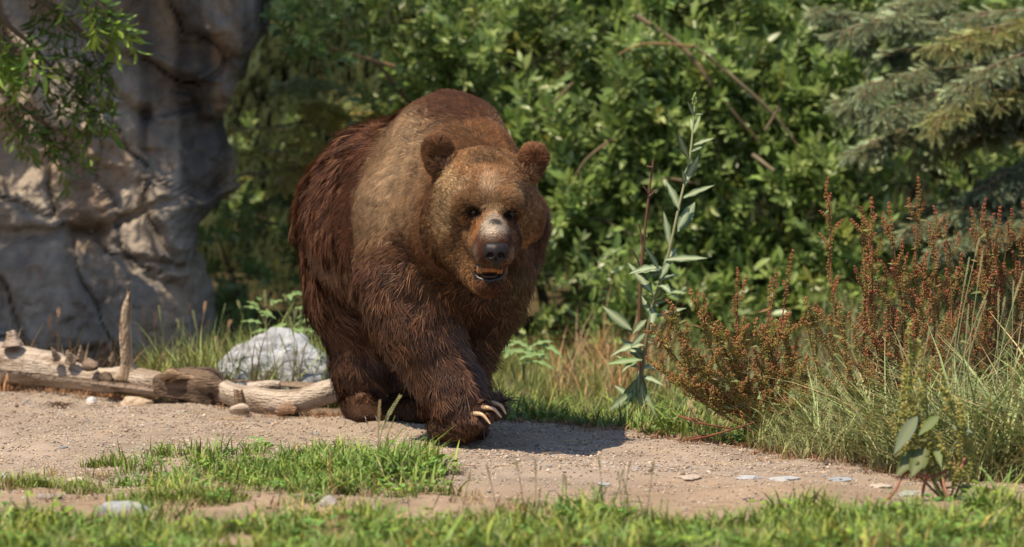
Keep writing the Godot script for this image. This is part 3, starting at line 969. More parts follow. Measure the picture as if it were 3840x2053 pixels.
# ---------- foliage
func spray(leaves: int, length: float, leaf_len: float, width: float, fold: float, droop: float, tints: Array, open: float, stem: Color) -> ArrayMesh:
	var m := Maker.new()
	tube(m, [Vector3.ZERO, Vector3(0.02, length * 0.5, 0.02), Vector3(0.0, length, 0)], length * 0.011, length * 0.006, 4, 5, stem)
	var leaf_makers := []
	for c in tints:
		var l := Maker.new()
		leaf(l, width, fold, droop, 4, c, (c as Color).lerp(tone(0.25, 0.30, 0.12), 0.3))
		leaf_makers.append(l)
	for k in leaves:
		var t := 0.25 + 0.75 * float(k) / maxf(leaves - 1, 1)
		var turn := k * 2.4 + rr(-0.4, 0.4)
		var out := Vector3(sin(turn), 0, cos(turn))
		var dir := (out * open * (1.2 - 0.7 * t) + Vector3.UP * (0.35 + 0.6 * t) + rv() * 0.2).normalized()
		var s := leaf_len * rr(0.65, 1.1)
		var b := frame(dir, Vector3.UP + rv() * 0.45)
		m.append(leaf_makers[rng.randi() % leaf_makers.size()], Transform3D(b * Basis.from_scale(Vector3.ONE * s), Vector3(0, length * t, 0) + out * 0.004), Color.WHITE * rr(0.75, 1.25))
	return m.done()

func grown(places: Array, tints: Array, p: Vector3, dir: Vector3, s: float, c: Color, twist := 0.0) -> void:
	var b := frame(dir, Vector3.UP + rv() * 0.3)
	b = b * Basis(Vector3.UP, twist if twist != 0.0 else rr(0, TAU))
	places.append(Transform3D(b * Basis.from_scale(Vector3.ONE * s), p))
	tints.append(c)

var greens := [Color(0.185, 0.295, 0.065), Color(0.25, 0.36, 0.085), Color(0.145, 0.24, 0.065), Color(0.33, 0.42, 0.14)]

func shrub(label: String, clumps: Array, sprays: int, meshes: Array, stems: Array) -> Node3D:
	var root := thing("broadleaf_shrub", label, "shrub", Vector3.ZERO, "glossy broadleaf shrubs behind the path")
	var lists := [[], [], []]
	var tints := [[], [], []]
	var total := 0.0
	for c in clumps: total += c[1].x * c[1].y
	for c in clumps:
		if sprays > 250: c[0] += Vector3(0, 0, 0.75 * (0.85 - c[0].y))      # the thicket leans back as it rises
		var cnt := int(sprays * c[1].x * c[1].y / total)
		for k in cnt:
			var u := rv().normalized()
			if u.z < -0.25: u.z = -u.z
			var p: Vector3 = c[0] + u * c[1] * pow(rng.randf(), 0.3)
			p += Vector3(broad.get_noise_3dv(p * 2.3), broad.get_noise_3dv(p * 2.3 + Vector3(3, 9, 1)), 0) * 0.18
			if p.y < 0.02: continue
			if broad.get_noise_3dv(p * 3.2 + Vector3(20, 0, 7)) < -0.07: continue     # gaps between the boughs
			var dir := (u * 0.7 + Vector3(0, 0.55, 0.25) + rv() * 0.55).normalized()
			var j := rng.randi() % 3
			var g := 0.98 + 0.5 * broad.get_noise_3dv(p * 1.7)
			var col := Color(g, g, g)
			if rng.randf() < 0.03: col = Color(1.5, 1.15, 0.9)
			grown(lists[j], tints[j], p, dir, rr(0.75, 1.25), vary(col, 0.15))
	for j in 3: scatter("leaves", meshes[j], paint("glossy leaf", 0.42, 0.85, 0.65), lists[j], tints[j], root)
	for s in stems:
		var b := Maker.new()
		tube(b, s[0], s[1], s[2], 16, 7, s[3] if s.size() > 3 else tone(0.16, 0.115, 0.07), 0.25, 14.0)
		put("branch", b.done(), paint("bark", 0.85, 0.0, 0.3), root)
	return root

func build_shrubs() -> void:
	var meshes := []
	for k in 3: meshes.append(spray(14, 0.19, 0.073, 0.19, 0.2, 0.12, greens, 0.95, tone(0.16, 0.13, 0.05)))
	var brown := tone(0.20, 0.15, 0.095)
	# the arching sprays on the left, above the bear's rump
	shrub("glossy green shrub spray arching left above the bear's rump towards the rock",
		[[at(1130, 70, -5.0), Vector3(0.16, 0.09, 0.14)], [at(1290, 20, -5.1), Vector3(0.2, 0.13, 0.2)], [at(1170, 170, -5.0), Vector3(0.14, 0.1, 0.14)], [at(1110, 230, -5.0), Vector3(0.09, 0.06, 0.1)], [at(1040, 60, -5.0), Vector3(0.1, 0.06, 0.1)], [at(1500, 60, -5.3), Vector3(0.22, 0.14, 0.2)]],
		120, meshes, [[[at(1560, 420, -5.4), at(1400, 230, -5.2), at(1250, 190, -5.1), at(1080, 60, -5.0)], 0.012, 0.004], [[at(1480, 250, -5.0), at(1380, 220, -4.95), at(1240, 180, -4.95)], 0.009, 0.006, tone(0.32, 0.2, 0.11)]])
	shrub("glossy green shrub directly behind the bear's hump and head",
		[[at(1720, 130, -5.3), Vector3(0.38, 0.26, 0.4)], [at(1590, 330, -5.3), Vector3(0.22, 0.26, 0.3)], [at(1900, 330, -5.2), Vector3(0.4, 0.34, 0.4)], [at(2080, 60, -5.4), Vector3(0.45, 0.3, 0.5)], [at(2000, -250, -5.6), Vector3(0.6, 0.45, 0.7)], [at(2150, 560, -5.2), Vector3(0.35, 0.3, 0.35)], [at(1800, 700, -5.9), Vector3(0.6, 0.5, 0.4)], [at(2130, 900, -5.4), Vector3(0.34, 0.3, 0.3)], [at(1600, 900, -6.0), Vector3(0.4, 0.4, 0.4)], [at(2060, 1130, -5.0), Vector3(0.3, 0.18, 0.25)]],
		2100, meshes, [[[Vector3(0.2, 0, -5.8), at(1960, 800, -5.7), at(1800, 400, -5.5), at(1640, 180, -5.3)], 0.03, 0.008], [[Vector3(0.3, 0, -5.7), at(2150, 700, -5.5), at(2110, 300, -5.4), at(2060, 20, -5.3)], 0.028, 0.008], [[at(2300, 520, -4.9), at(2190, 610, -4.9), at(2110, 760, -4.95)], 0.008, 0.004, brown], [[at(2150, 310, -4.85), at(2080, 380, -4.85), at(2040, 420, -4.85)], 0.006, 0.004, brown]])
	shrub("broad glossy green shrub crossed by bare diagonal branches, behind the tall thistle",
		[[at(2450, 120, -5.2), Vector3(0.5, 0.35, 0.4)], [at(2800, 60, -5.4), Vector3(0.5, 0.35, 0.45)], [at(2420, 450, -5.1), Vector3(0.42, 0.36, 0.35)], [at(2760, 420, -5.2), Vector3(0.45, 0.38, 0.4)], [at(2600, 720, -5.4), Vector3(0.5, 0.35, 0.35)], [at(2350, 780, -5.4), Vector3(0.4, 0.32, 0.3)], [at(2900, 800, -5.5), Vector3(0.45, 0.36, 0.35)], [at(2600, -280, -5.6), Vector3(0.9, 0.5, 0.8)], [at(2500, 1020, -5.7), Vector3(0.55, 0.26, 0.3)], [at(2850, 1080, -5.8), Vector3(0.5, 0.25, 0.3)], [at(2500, 1200, -5.2), Vector3(0.5, 0.12, 0.3)], [at(2850, 1200, -5.7), Vector3(0.4, 0.16, 0.3)], [at(2650, 1130, -5.8), Vector3(0.4, 0.2, 0.3)]],
		3700, meshes, [[[at(2385, 60, -4.95), at(2560, 180, -4.93), at(2680, 330, -4.92), at(2790, 470, -4.95), at(2950, 640, -5.05)], 0.013, 0.009, brown], [[at(2600, 170, -4.9), at(2760, 300, -4.9), at(2900, 430, -4.95), at(3000, 560, -5.0)], 0.010, 0.006, tone(0.24, 0.19, 0.12)], [[at(2320, 205, -4.85), at(2420, 165, -4.85), at(2600, 175, -4.9)], 0.005, 0.007, tone(0.30, 0.19, 0.09)], [[at(2870, 490, -4.7), at(2900, 440, -4.7), at(2920, 400, -4.7)], 0.008, 0.005, brown], [[Vector3(1.0, 0, -5.9), at(2650, 800, -5.7), at(2560, 400, -5.4), at(2480, 100, -5.3)], 0.03, 0.008], [[at(2620, 690, -4.85), at(2480, 670, -4.85), at(2440, 720, -4.9)], 0.007, 0.005, brown], [[at(2250, 820, -4.9), at(2400, 900, -4.9), at(2550, 990, -5.0)], 0.008, 0.006, tone(0.06, 0.045, 0.03)], [[at(2820, 580, -4.8), at(2900, 640, -4.8)], 0.011, 0.008, tone(0.36, 0.28, 0.19)]])
	shrub("glossy green shrub at the far side, half hidden by the blue green spruce",
		[[at(3150, 150, -5.3), Vector3(0.4, 0.4, 0.4)], [at(3080, 480, -5.2), Vector3(0.36, 0.36, 0.35)], [at(3130, 780, -5.3), Vector3(0.34, 0.32, 0.3)], [at(3450, 60, -5.8), Vector3(0.5, 0.3, 0.4)], [at(3150, 1030, -5.5), Vector3(0.4, 0.22, 0.3)], [at(3300, -260, -5.8), Vector3(0.8, 0.5, 0.7)], [at(3700, 150, -6.0), Vector3(0.5, 0.35, 0.4)], [at(3350, 1020, -5.3), Vector3(0.4, 0.3, 0.3)], [at(3600, 1050, -5.5), Vector3(0.45, 0.3, 0.3)], [at(3850, 900, -5.6), Vector3(0.5, 0.45, 0.3)], [at(3250, 1200, -5.7), Vector3(0.42, 0.16, 0.3)], [at(3700, 1180, -5.7), Vector3(0.5, 0.2, 0.3)], [at(3450, 1100, -5.8), Vector3(0.4, 0.2, 0.3)]],
		2200, meshes, [[[Vector3(1.9, 0, -5.9), at(3220, 700, -5.7), at(3140, 300, -5.5)], 0.03, 0.01]])
	shrub("low dark green bush in deep shade between the rock and the bear's rump",
		[[at(800, 900, -6.2), Vector3(0.28, 0.26, 0.3)], [at(930, 1050, -6.0), Vector3(0.4, 0.16, 0.3)], [at(740, 760, -6.6), Vector3(0.2, 0.2, 0.3)], [at(1000, 700, -6.9), Vector3(0.3, 0.2, 0.3)]],
		150, meshes, [[[Vector3(-1.3, 0, -6.2), at(860, 1000, -6.2), at(800, 850, -6.2)], 0.012, 0.005]])

func needle_shoot(needles: int, length: float, needle: float, a: Color, b: Color) -> ArrayMesh:
	var m := Maker.new()
	tube(m, [Vector3.ZERO, Vector3(0, length * 0.5, 0.004), Vector3(0, length, 0)], 0.0022, 0.0012, 3, 4, tone(0.22, 0.15, 0.08))
	for k in needles:
		var t := 0.06 + 0.94 * float(k) / needles
		var turn := k * 2.39996
		var out := Vector3(sin(turn), 0, cos(turn))
		var d := (out + Vector3.UP * lerpf(0.45, 1.2, t)).normalized()
		var p := Vector3(0, length * t, 0)
		var side := d.cross(Vector3.UP).normalized() * 0.0021
		var c := vary(a.lerp(b, rng.randf()), 0.15)
		var nn := (out * 0.45 + Vector3(0, 0.1, 1) * 0.8).normalized()
		var i0 := m.add(p - side, nn, c)
		var i1 := m.add(p + side, nn, c)
		var i2 := m.add(p + d * needle * rr(0.8, 1.1), nn, c)
		m.tri(i0, i1, i2)
	return m.done()

# a flat spruce bough: an axis with side twigs, each set with hanging shoots
func bough(root: Node3D, points: Array, reach: float, shoots: Array, dead: float, tint: Color, list: Array) -> void:
	var m := Maker.new()
	tube(m, points, 0.008, 0.003, 12, 6, tone(0.17, 0.13, 0.085), 0.2, 20.0)
	var steps := 16
	for s in steps:
		var t := (s + 0.5) / steps
		var p := bend(points, t)
		var d := (bend(points, t + 0.02) - bend(points, t - 0.02)).normalized()
		for side in [-1, 1]:
			var l: float = reach * (1.0 - 0.65 * t) * rr(0.6, 1.1)
			var out: Vector3 = (d.cross(Vector3.UP).normalized() * side + d * 0.8 + Vector3(0, rr(-0.35, 0.05), 0)).normalized()
			var q: Vector3 = p + out * l + Vector3(0, -l * 0.22, 0)
			tube(m, [p, p.lerp(q, 0.5) + Vector3(0, l * 0.06, 0), q], 0.004, 0.0018, 5, 4, tone(0.50, 0.38, 0.19) if dead > 0.4 else tone(0.22, 0.16, 0.095), 0.0, 1.0)
			var cnt := int(l / 0.024) + 1
			for k in cnt:
				if rng.randf() < dead: continue
				var f := rng.randf()
				var w := p.lerp(q, f) + Vector3(0, l * 0.12 * sin(PI * f), 0)
				for z in 3:
					var dir: Vector3 = (out * 0.55 + out.cross(Vector3.UP) * (z - 1) * 0.7 + Vector3(0, rr(-1.1, 0.05), 0) + rv() * 0.35).normalized()
					list[0].append(Transform3D(frame(dir, Vector3.UP) * Basis.from_scale(Vector3.ONE * rr(0.7, 1.15)), w))
					list[1].append(vary(tint, 0.2))
	put("bough", m.done(), paint("bark", 0.85, 0.0, 0.3), root)

func build_spruces() -> void:
	var blue := [needle_shoot(60, 0.075, 0.021, tone(0.42, 0.50, 0.31), tone(0.28, 0.36, 0.205))]
	var nm := paint("needle", 0.6, 0.6, 0.3)
	var root := thing("spruce_tree", "blue green spruce with drooping boughs at the edge of the shrubs", "tree")
	var tr := Maker.new()
	tube(tr, [Vector3(2.75, -0.1, -4.7), Vector3(2.72, 1.5, -4.7), Vector3(2.75, 5.0, -4.7)], 0.16, 0.06, 24, 12, tone(0.15, 0.11, 0.08), 0.15, 9.0)
	put("trunk", tr.done(), paint("bark", 0.85, 0.0, 0.3), root)
	var list := [[], []]
	var tint := Color(1, 1, 1)
	var olive := Color(1.15, 1.03, 0.75)
	for b in [
		[[at(4000, 150, -4.5), at(3750, 230, -4.2), at(3450, 270, -3.9), at(3230, 330, -3.7)], 0.30, 0.1, tint],
		[[at(4000, 170, -4.4), at(3750, 320, -4.0), at(3500, 350, -3.8), at(3300, 430, -3.6)], 0.34, 0.1, tint],
		[[at(4000, 300, -4.4), at(3800, 330, -3.9), at(3640, 360, -3.6), at(3500, 450, -3.5)], 0.26, 0.2, olive],
		[[at(3900, 380, -4.4), at(3560, 440, -4.1), at(3360, 500, -4.0), at(3220, 560, -3.9)], 0.26, 0.1, tint],
		[[at(3700, 420, -4.5), at(3450, 420, -4.3), at(3300, 430, -4.2), at(3170, 380, -4.1)], 0.22, 0.15, tint],
		[[at(4000, 30, -4.6), at(3500, 60, -4.6), at(3250, 60, -4.5), at(3070, 30, -4.4)], 0.24, 0.1, tint],
		[[at(3600, -40, -4.6), at(3400, 0, -4.5), at(3260, 80, -4.5), at(3240, 170, -4.5)], 0.2, 0.2, tint],
		[[at(4050, 560, -4.3), at(3900, 620, -4.0), at(3780, 650, -3.8), at(3690, 700, -3.7)], 0.24, 0.05, tint],
		[[at(4000, 640, -4.5), at(3750, 730, -4.2), at(3550, 760, -4.1), at(3380, 830, -4.0)], 0.26, 0.1, tint],
		[[at(4000, 780, -4.4), at(3800, 800, -4.1), at(3620, 800, -4.0), at(3450, 850, -3.9)], 0.24, 0.15, olive],
		[[at(4000, 860, -4.3), at(3850, 850, -4.0), at(3700, 880, -3.9), at(3560, 930, -3.8)], 0.24, 0.15, tint],
		[[at(4000, 60, -4.2), at(3800, 90, -4.0), at(3650, 120, -3.9), at(3520, 170, -3.8)], 0.26, 0.35, olive],
		[[at(4000, 420, -4.6), at(3850, 450, -4.3), at(3750, 470, -4.2), at(3650, 520, -4.1)], 0.24, 0.3, olive],
		[[at(4000, 250, -4.9), at(3700, 250, -4.9), at(3480, 180, -4.8), at(3330, 200, -4.7)], 0.3, 0.2, tint],
		[[at(4000, 700, -4.7), at(3850, 740, -4.6), at(3720, 820, -4.5), at(3660, 920, -4.4)], 0.26, 0.3, olive],
		[[at(4000, 700, -4.0), at(3800, 740, -3.8), at(3600, 780, -3.7), at(3400, 860, -3.6)], 0.26, 0.1, tint],
		[[at(4050, 860, -3.9), at(3880, 830, -3.7), at(3700, 850, -3.6), at(3520, 920, -3.5)], 0.24, 0.15, tint],
		[[at(4050, 160, -4.1), at(3900, 180, -3.9), at(3700, 260, -3.7), at(3560, 360, -3.6)], 0.28, 0.1, tint],
		[[at(3700, 60, -4.3), at(3500, 90, -4.2), at(3350, 60, -4.1), at(3150, 120, -4.0)], 0.22, 0.15, tint],
		[[at(4000, 520, -4.8), at(3800, 500, -4.8), at(3600, 520, -4.8), at(3450, 600, -4.8)], 0.2, 0.75, olive]]:
		bough(root, b[0], b[1], blue, b[2], b[3], list)
	scatter("needles", blue[0], nm, list[0], list[1], root)
	# the half bare spruce in the shade behind the rump
	var old := thing("spruce_tree", "half dead spruce with bare yellowish twigs in the shade behind the bear's rump", "tree")
	tr = Maker.new()
	tube(tr, [Vector3(-0.35, 0, -7.4), Vector3(-0.36, 1.5, -7.4), Vector3(-0.3, 5.0, -7.4)], 0.13, 0.05, 24, 10, tone(0.12, 0.09, 0.065), 0.15, 9.0)
	put("trunk", tr.done(), paint("bark", 0.85, 0.0, 0.3), old)
	list = [[], []]
	var dry := Color(2.0, 1.55, 0.75)
	for b in [
		[[at(1500, 420, -7.0), at(1260, 330, -6.4), at(1140, 300, -6.1), at(1060, 320, -5.9)], 0.22, 0.55, Color(1.3, 1.25, 0.9)],
		[[at(1450, 560, -6.8), at(1280, 560, -6.2), at(1180, 530, -5.9), at(1100, 480, -5.8)], 0.28, 0.72, dry],
		[[at(1420, 640, -6.8), at(1250, 600, -6.1), at(1120, 570, -5.8), at(950, 565, -5.6)], 0.26, 0.8, dry],
		[[at(1420, 700, -6.8), at(1240, 640, -6.1), at(1120, 620, -5.8), at(1040, 690, -5.6)], 0.24, 0.5, dry],
		[[at(1500, 820, -6.9), at(1250, 660, -6.2), at(1150, 690, -6.0), at(1060, 720, -5.9)], 0.2, 0.35, Color(1.1, 1.2, 0.9)],
		[[at(1300, 540, -6.6), at(1180, 460, -6.2), at(1000, 480, -5.9), at(860, 480, -5.7)], 0.16, 0.93, dry],
		[[at(1300, 640, -6.6), at(1100, 640, -6.2), at(960, 650, -6.0), at(860, 665, -5.9)], 0.16, 0.93, dry],
		[[at(1380, 420, -6.6), at(1290, 440, -6.2), at(1220, 400, -6.0), at(1180, 380, -5.9)], 0.2, 0.6, dry]]:
		bough(old, b[0], b[1], blue, b[2], b[3], list)
	scatter("needles", blue[0], nm, list[0], list[1], old)

	# added dark conifers that close off the view and block sky light
	var drape := Maker.new()
	for k in 60:
		var t := k / 60.0
		var x := rr(-0.22, 0.22) * (1.0 - t * 0.8)
		var d := Vector3(rr(-0.35, 0.35) + x, -rr(0.4, 0.9), rr(0.1, 0.7)).normalized()
		var p := Vector3(x, -0.25 * t * t, t * 0.7)
		var side := d.cross(Vector3(0.3, 0.2, 1)).normalized() * 0.008
		var nn := Vector3(x, 0.7, 0.5).normalized()
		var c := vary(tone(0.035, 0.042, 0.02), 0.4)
		m_tri(drape, p - side, p + side, p + d * rr(0.10, 0.2), nn, c)
	var dm := drape.done()
	var spots := [[Vector3(-4.6, 0, -9.0), "added dark conifer behind the rock face, leftmost of the row at the back"], [Vector3(-2.6, 0, -9.6), "added dark conifer in deep shade behind the rock's edge"], [Vector3(-1.1, 0, -9.2), "added dark conifer in deep shade above the bear's rump"], [Vector3(0.6, 0, -9.8), "added dark conifer hidden behind the shrub at the bear's hump"], [Vector3(2.3, 0, -9.4), "added dark conifer behind the shrub with bare diagonal branches"], [Vector3(4.2, 0, -9.6), "added dark conifer behind the blue green spruce"], [Vector3(-1.7, 0, -12), "added tall dark conifer trunk farthest back between rock and bear"]]
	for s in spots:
		var o := thing("added_conifer", s[1], "tree", s[0], "added dark conifers at the back")
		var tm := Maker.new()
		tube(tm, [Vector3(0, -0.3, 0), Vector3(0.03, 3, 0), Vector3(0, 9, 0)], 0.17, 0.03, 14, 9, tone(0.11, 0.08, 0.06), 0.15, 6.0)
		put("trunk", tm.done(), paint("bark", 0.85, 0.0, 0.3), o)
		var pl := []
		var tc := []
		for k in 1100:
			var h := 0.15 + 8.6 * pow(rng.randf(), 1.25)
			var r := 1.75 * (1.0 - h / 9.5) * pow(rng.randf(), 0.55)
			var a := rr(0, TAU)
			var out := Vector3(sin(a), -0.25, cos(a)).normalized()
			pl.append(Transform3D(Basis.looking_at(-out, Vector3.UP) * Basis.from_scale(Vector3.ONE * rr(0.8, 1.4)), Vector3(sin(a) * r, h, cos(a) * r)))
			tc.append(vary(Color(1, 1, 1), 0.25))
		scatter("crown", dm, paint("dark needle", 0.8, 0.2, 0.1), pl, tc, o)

func m_tri(m: Maker, a: Vector3, b: Vector3, c: Vector3, n: Vector3, col: Color) -> void:
	m.tri(m.add(a, n, col), m.add(b, n, col), m.add(c, n, col))

func build_leaf_tree() -> void:
	# broad tree over the rock; its lowest sprays hang into view
	var tints := [Color(0.10, 0.19, 0.03), Color(0.06, 0.12, 0.02), Color(0.14, 0.22, 0.035)]
	var mesh := spray(11, 0.24, 0.105, 0.135, 0.25, 0.35, tints, 1.0, tone(0.15, 0.11, 0.05))
	var root := thing("overhanging_tree", "leafy tree whose lowest sprays hang before the rock face", "tree")
	var tr := Maker.new()
	tube(tr, [Vector3(-4.3, -0.2, -3.5), Vector3(-4.25, 1.6, -3.5), Vector3(-4.0, 3.2, -3.5), Vector3(-3.7, 5.2, -3.6)], 0.17, 0.07, 24, 11, tone(0.17, 0.125, 0.09), 0.15, 8.0)
	put("trunk", tr.done(), paint("bark", 0.85, 0.0, 0.3), root)
	var pl := []
	var tc := []
	for b in [
		[Vector3(-4.2, 2.2, -3.5), at(-100, -200, -3.1), at(120, -20, -3.0), at(300, 110, -2.95), at(360, 230, -2.95)],
		[Vector3(-4.2, 2.0, -3.4), at(-250, -60, -3.0), at(60, 120, -2.9), at(200, 260, -2.9), at(330, 380, -2.9)],
		[Vector3(-4.2, 1.9, -3.4), at(-300, 100, -3.0), at(-20, 320, -2.85), at(120, 430, -2.85), at(270, 520, -2.85)],
		[Vector3(-4.2, 1.9, -3.4), at(-300, 20, -2.9), at(-60, 100, -2.8), at(20, 140, -2.75), at(70, 200, -2.75)],
		[Vector3(-4.2, 2.3, -3.3), at(0, -200, -2.9), at(230, -70, -2.85), at(350, -20, -2.85), at(410, 40, -2.85)]]:
		var m := Maker.new()
		tube(m, b, 0.02, 0.003, 26, 5, tone(0.14, 0.10, 0.06))
		put("branch", m.done(), paint("bark", 0.85, 0.0, 0.3), root)
		var sun_tint := 1.7 if pl.size() > 50 else 0.8  # tint paints the last two branches as sunlit, the others as shaded
		for k in 19:
			var t := rr(0.45, 1.0)
			var p := bend(b, t) + rv() * 0.05
			var d := (bend(b, t + 0.02) - bend(b, t - 0.02)).normalized()
			grown(pl, tc, p, (d * 0.5 + Vector3(rr(-0.6, 0.6), -0.75, rr(-0.5, 0.5))).normalized(), rr(0.65, 1.0), vary(Color(sun_tint, sun_tint, sun_tint * 0.8), 0.25))
	for k in 13500:
		var u := rv()
		if u.length() > 1.0: continue
		var p := Vector3(-3.3, 3.5, -3.7) + u * Vector3(1.6, 1.4, 1.6)
		if p.y < 2.15 or lights_gap(p, 0.19): continue
		grown(pl, tc, p, (u * 0.6 + Vector3(0, -0.1, 0) + rv() * 0.6).normalized(), rr(0.8, 1.3), vary(Color(1, 1, 1), 0.2))
	scatter("crown", mesh, paint("soft leaf", 0.4, 0.6, 0.5), pl, tc, root)

# ---------- driftwood and stones
func wood(upright := false) -> StandardMaterial3D:
	var key := "upright wood" if upright else "wood"
	if mats.has(key): return mats[key]
	var m := StandardMaterial3D.new()
	m.resource_name = "bleached wood"
	m.vertex_color_use_as_albedo = true
	m.roughness = 0.85
	m.metallic_specular = 0.25
	m.cull_mode = BaseMaterial3D.CULL_DISABLED
	m.heightmap_enabled = true
	m.heightmap_texture = noise_tex(512, 0.025, 4, 77)
	m.heightmap_scale = 1.6
	m.uv1_triplanar = true
	m.uv1_world_triplanar = true
	m.uv1_scale = Vector3(6.0, 1.3, 3.0) if upright else Vector3(1.3, 6.0, 4.0)
	mats[key] = m
	return m

# a log along points whose radii are given; fluted, with broken wood darker
func log_mesh(points: Array, radii: Array, steps: int, sides: int, pale: Color, dark: Color, flute := 0.1, seed_ := 0.0, ragged := 0.0) -> ArrayMesh:
	var m := Maker.new()
	var last := PackedInt32Array()
	var span := ((points[-1] as Vector3) - (points[0] as Vector3)).length() * 3.2
	for s in steps + 1:
		var t := float(s) / steps
		var p := bend(points, t)
		var d := (bend(points, t + 0.01) - bend(points, t - 0.01)).normalized()
		var b := frame(d, Vector3(0.1, 0.2, 0.95))
		var f := t * (radii.size() - 1)
		var k0 := mini(int(f), radii.size() - 2)
		var r := lerpf(radii[k0], radii[k0 + 1], smoothstep(0.0, 1.0, f - k0))
		var ring := PackedInt32Array()
		for k in sides:
			var a := TAU * k / sides
			var o := b.x * cos(a) + b.z * sin(a)
			var w := flute * (0.6 * fine.get_noise_3d(cos(a) * 1.6 + seed_, sin(a) * 1.6, t * span * 0.5) + 0.5 * fine.get_noise_3d(cos(a) * 3.0 + seed_, sin(a) * 3.0, t * span * 1.3))
			var end := 0.0
			if ragged > 0.0 and s == steps: end = ragged * (0.5 + fine.get_noise_3d(cos(a) * 2.5, sin(a) * 2.5, seed_))
			var g := fine.get_noise_3d(cos(a) * 4.0 + seed_, sin(a) * 4.0, t * span * 0.8)
			var c := pale.lerp(dark, clampf(0.28 + 2.0 * g + 1.1 * w / maxf(flute, 0.01) * -0.5, 0, 1))
			ring.append(m.add(p + o * r * (1.0 + w) + d * end, o, c))
		if s > 0:
			for k in sides:
				var k2 := (k + 1) % sides
				m.quad(last[k], last[k2], ring[k2], ring[k])
		last = ring
	for e in 2:
		var p2: Vector3 = bend(points, float(e))
		var c2 := m.add(p2, Vector3.UP, dark)
		for k in sides:
			var k2 := (k + 1) % sides
			var base := 0 if e == 0 else m.v.size() - 1 - sides
			if e == 0: m.tri(base + k2, base + k, c2)
			else: m.tri(base + k, base + k2, c2)
	m.smooth()
	return m.done()

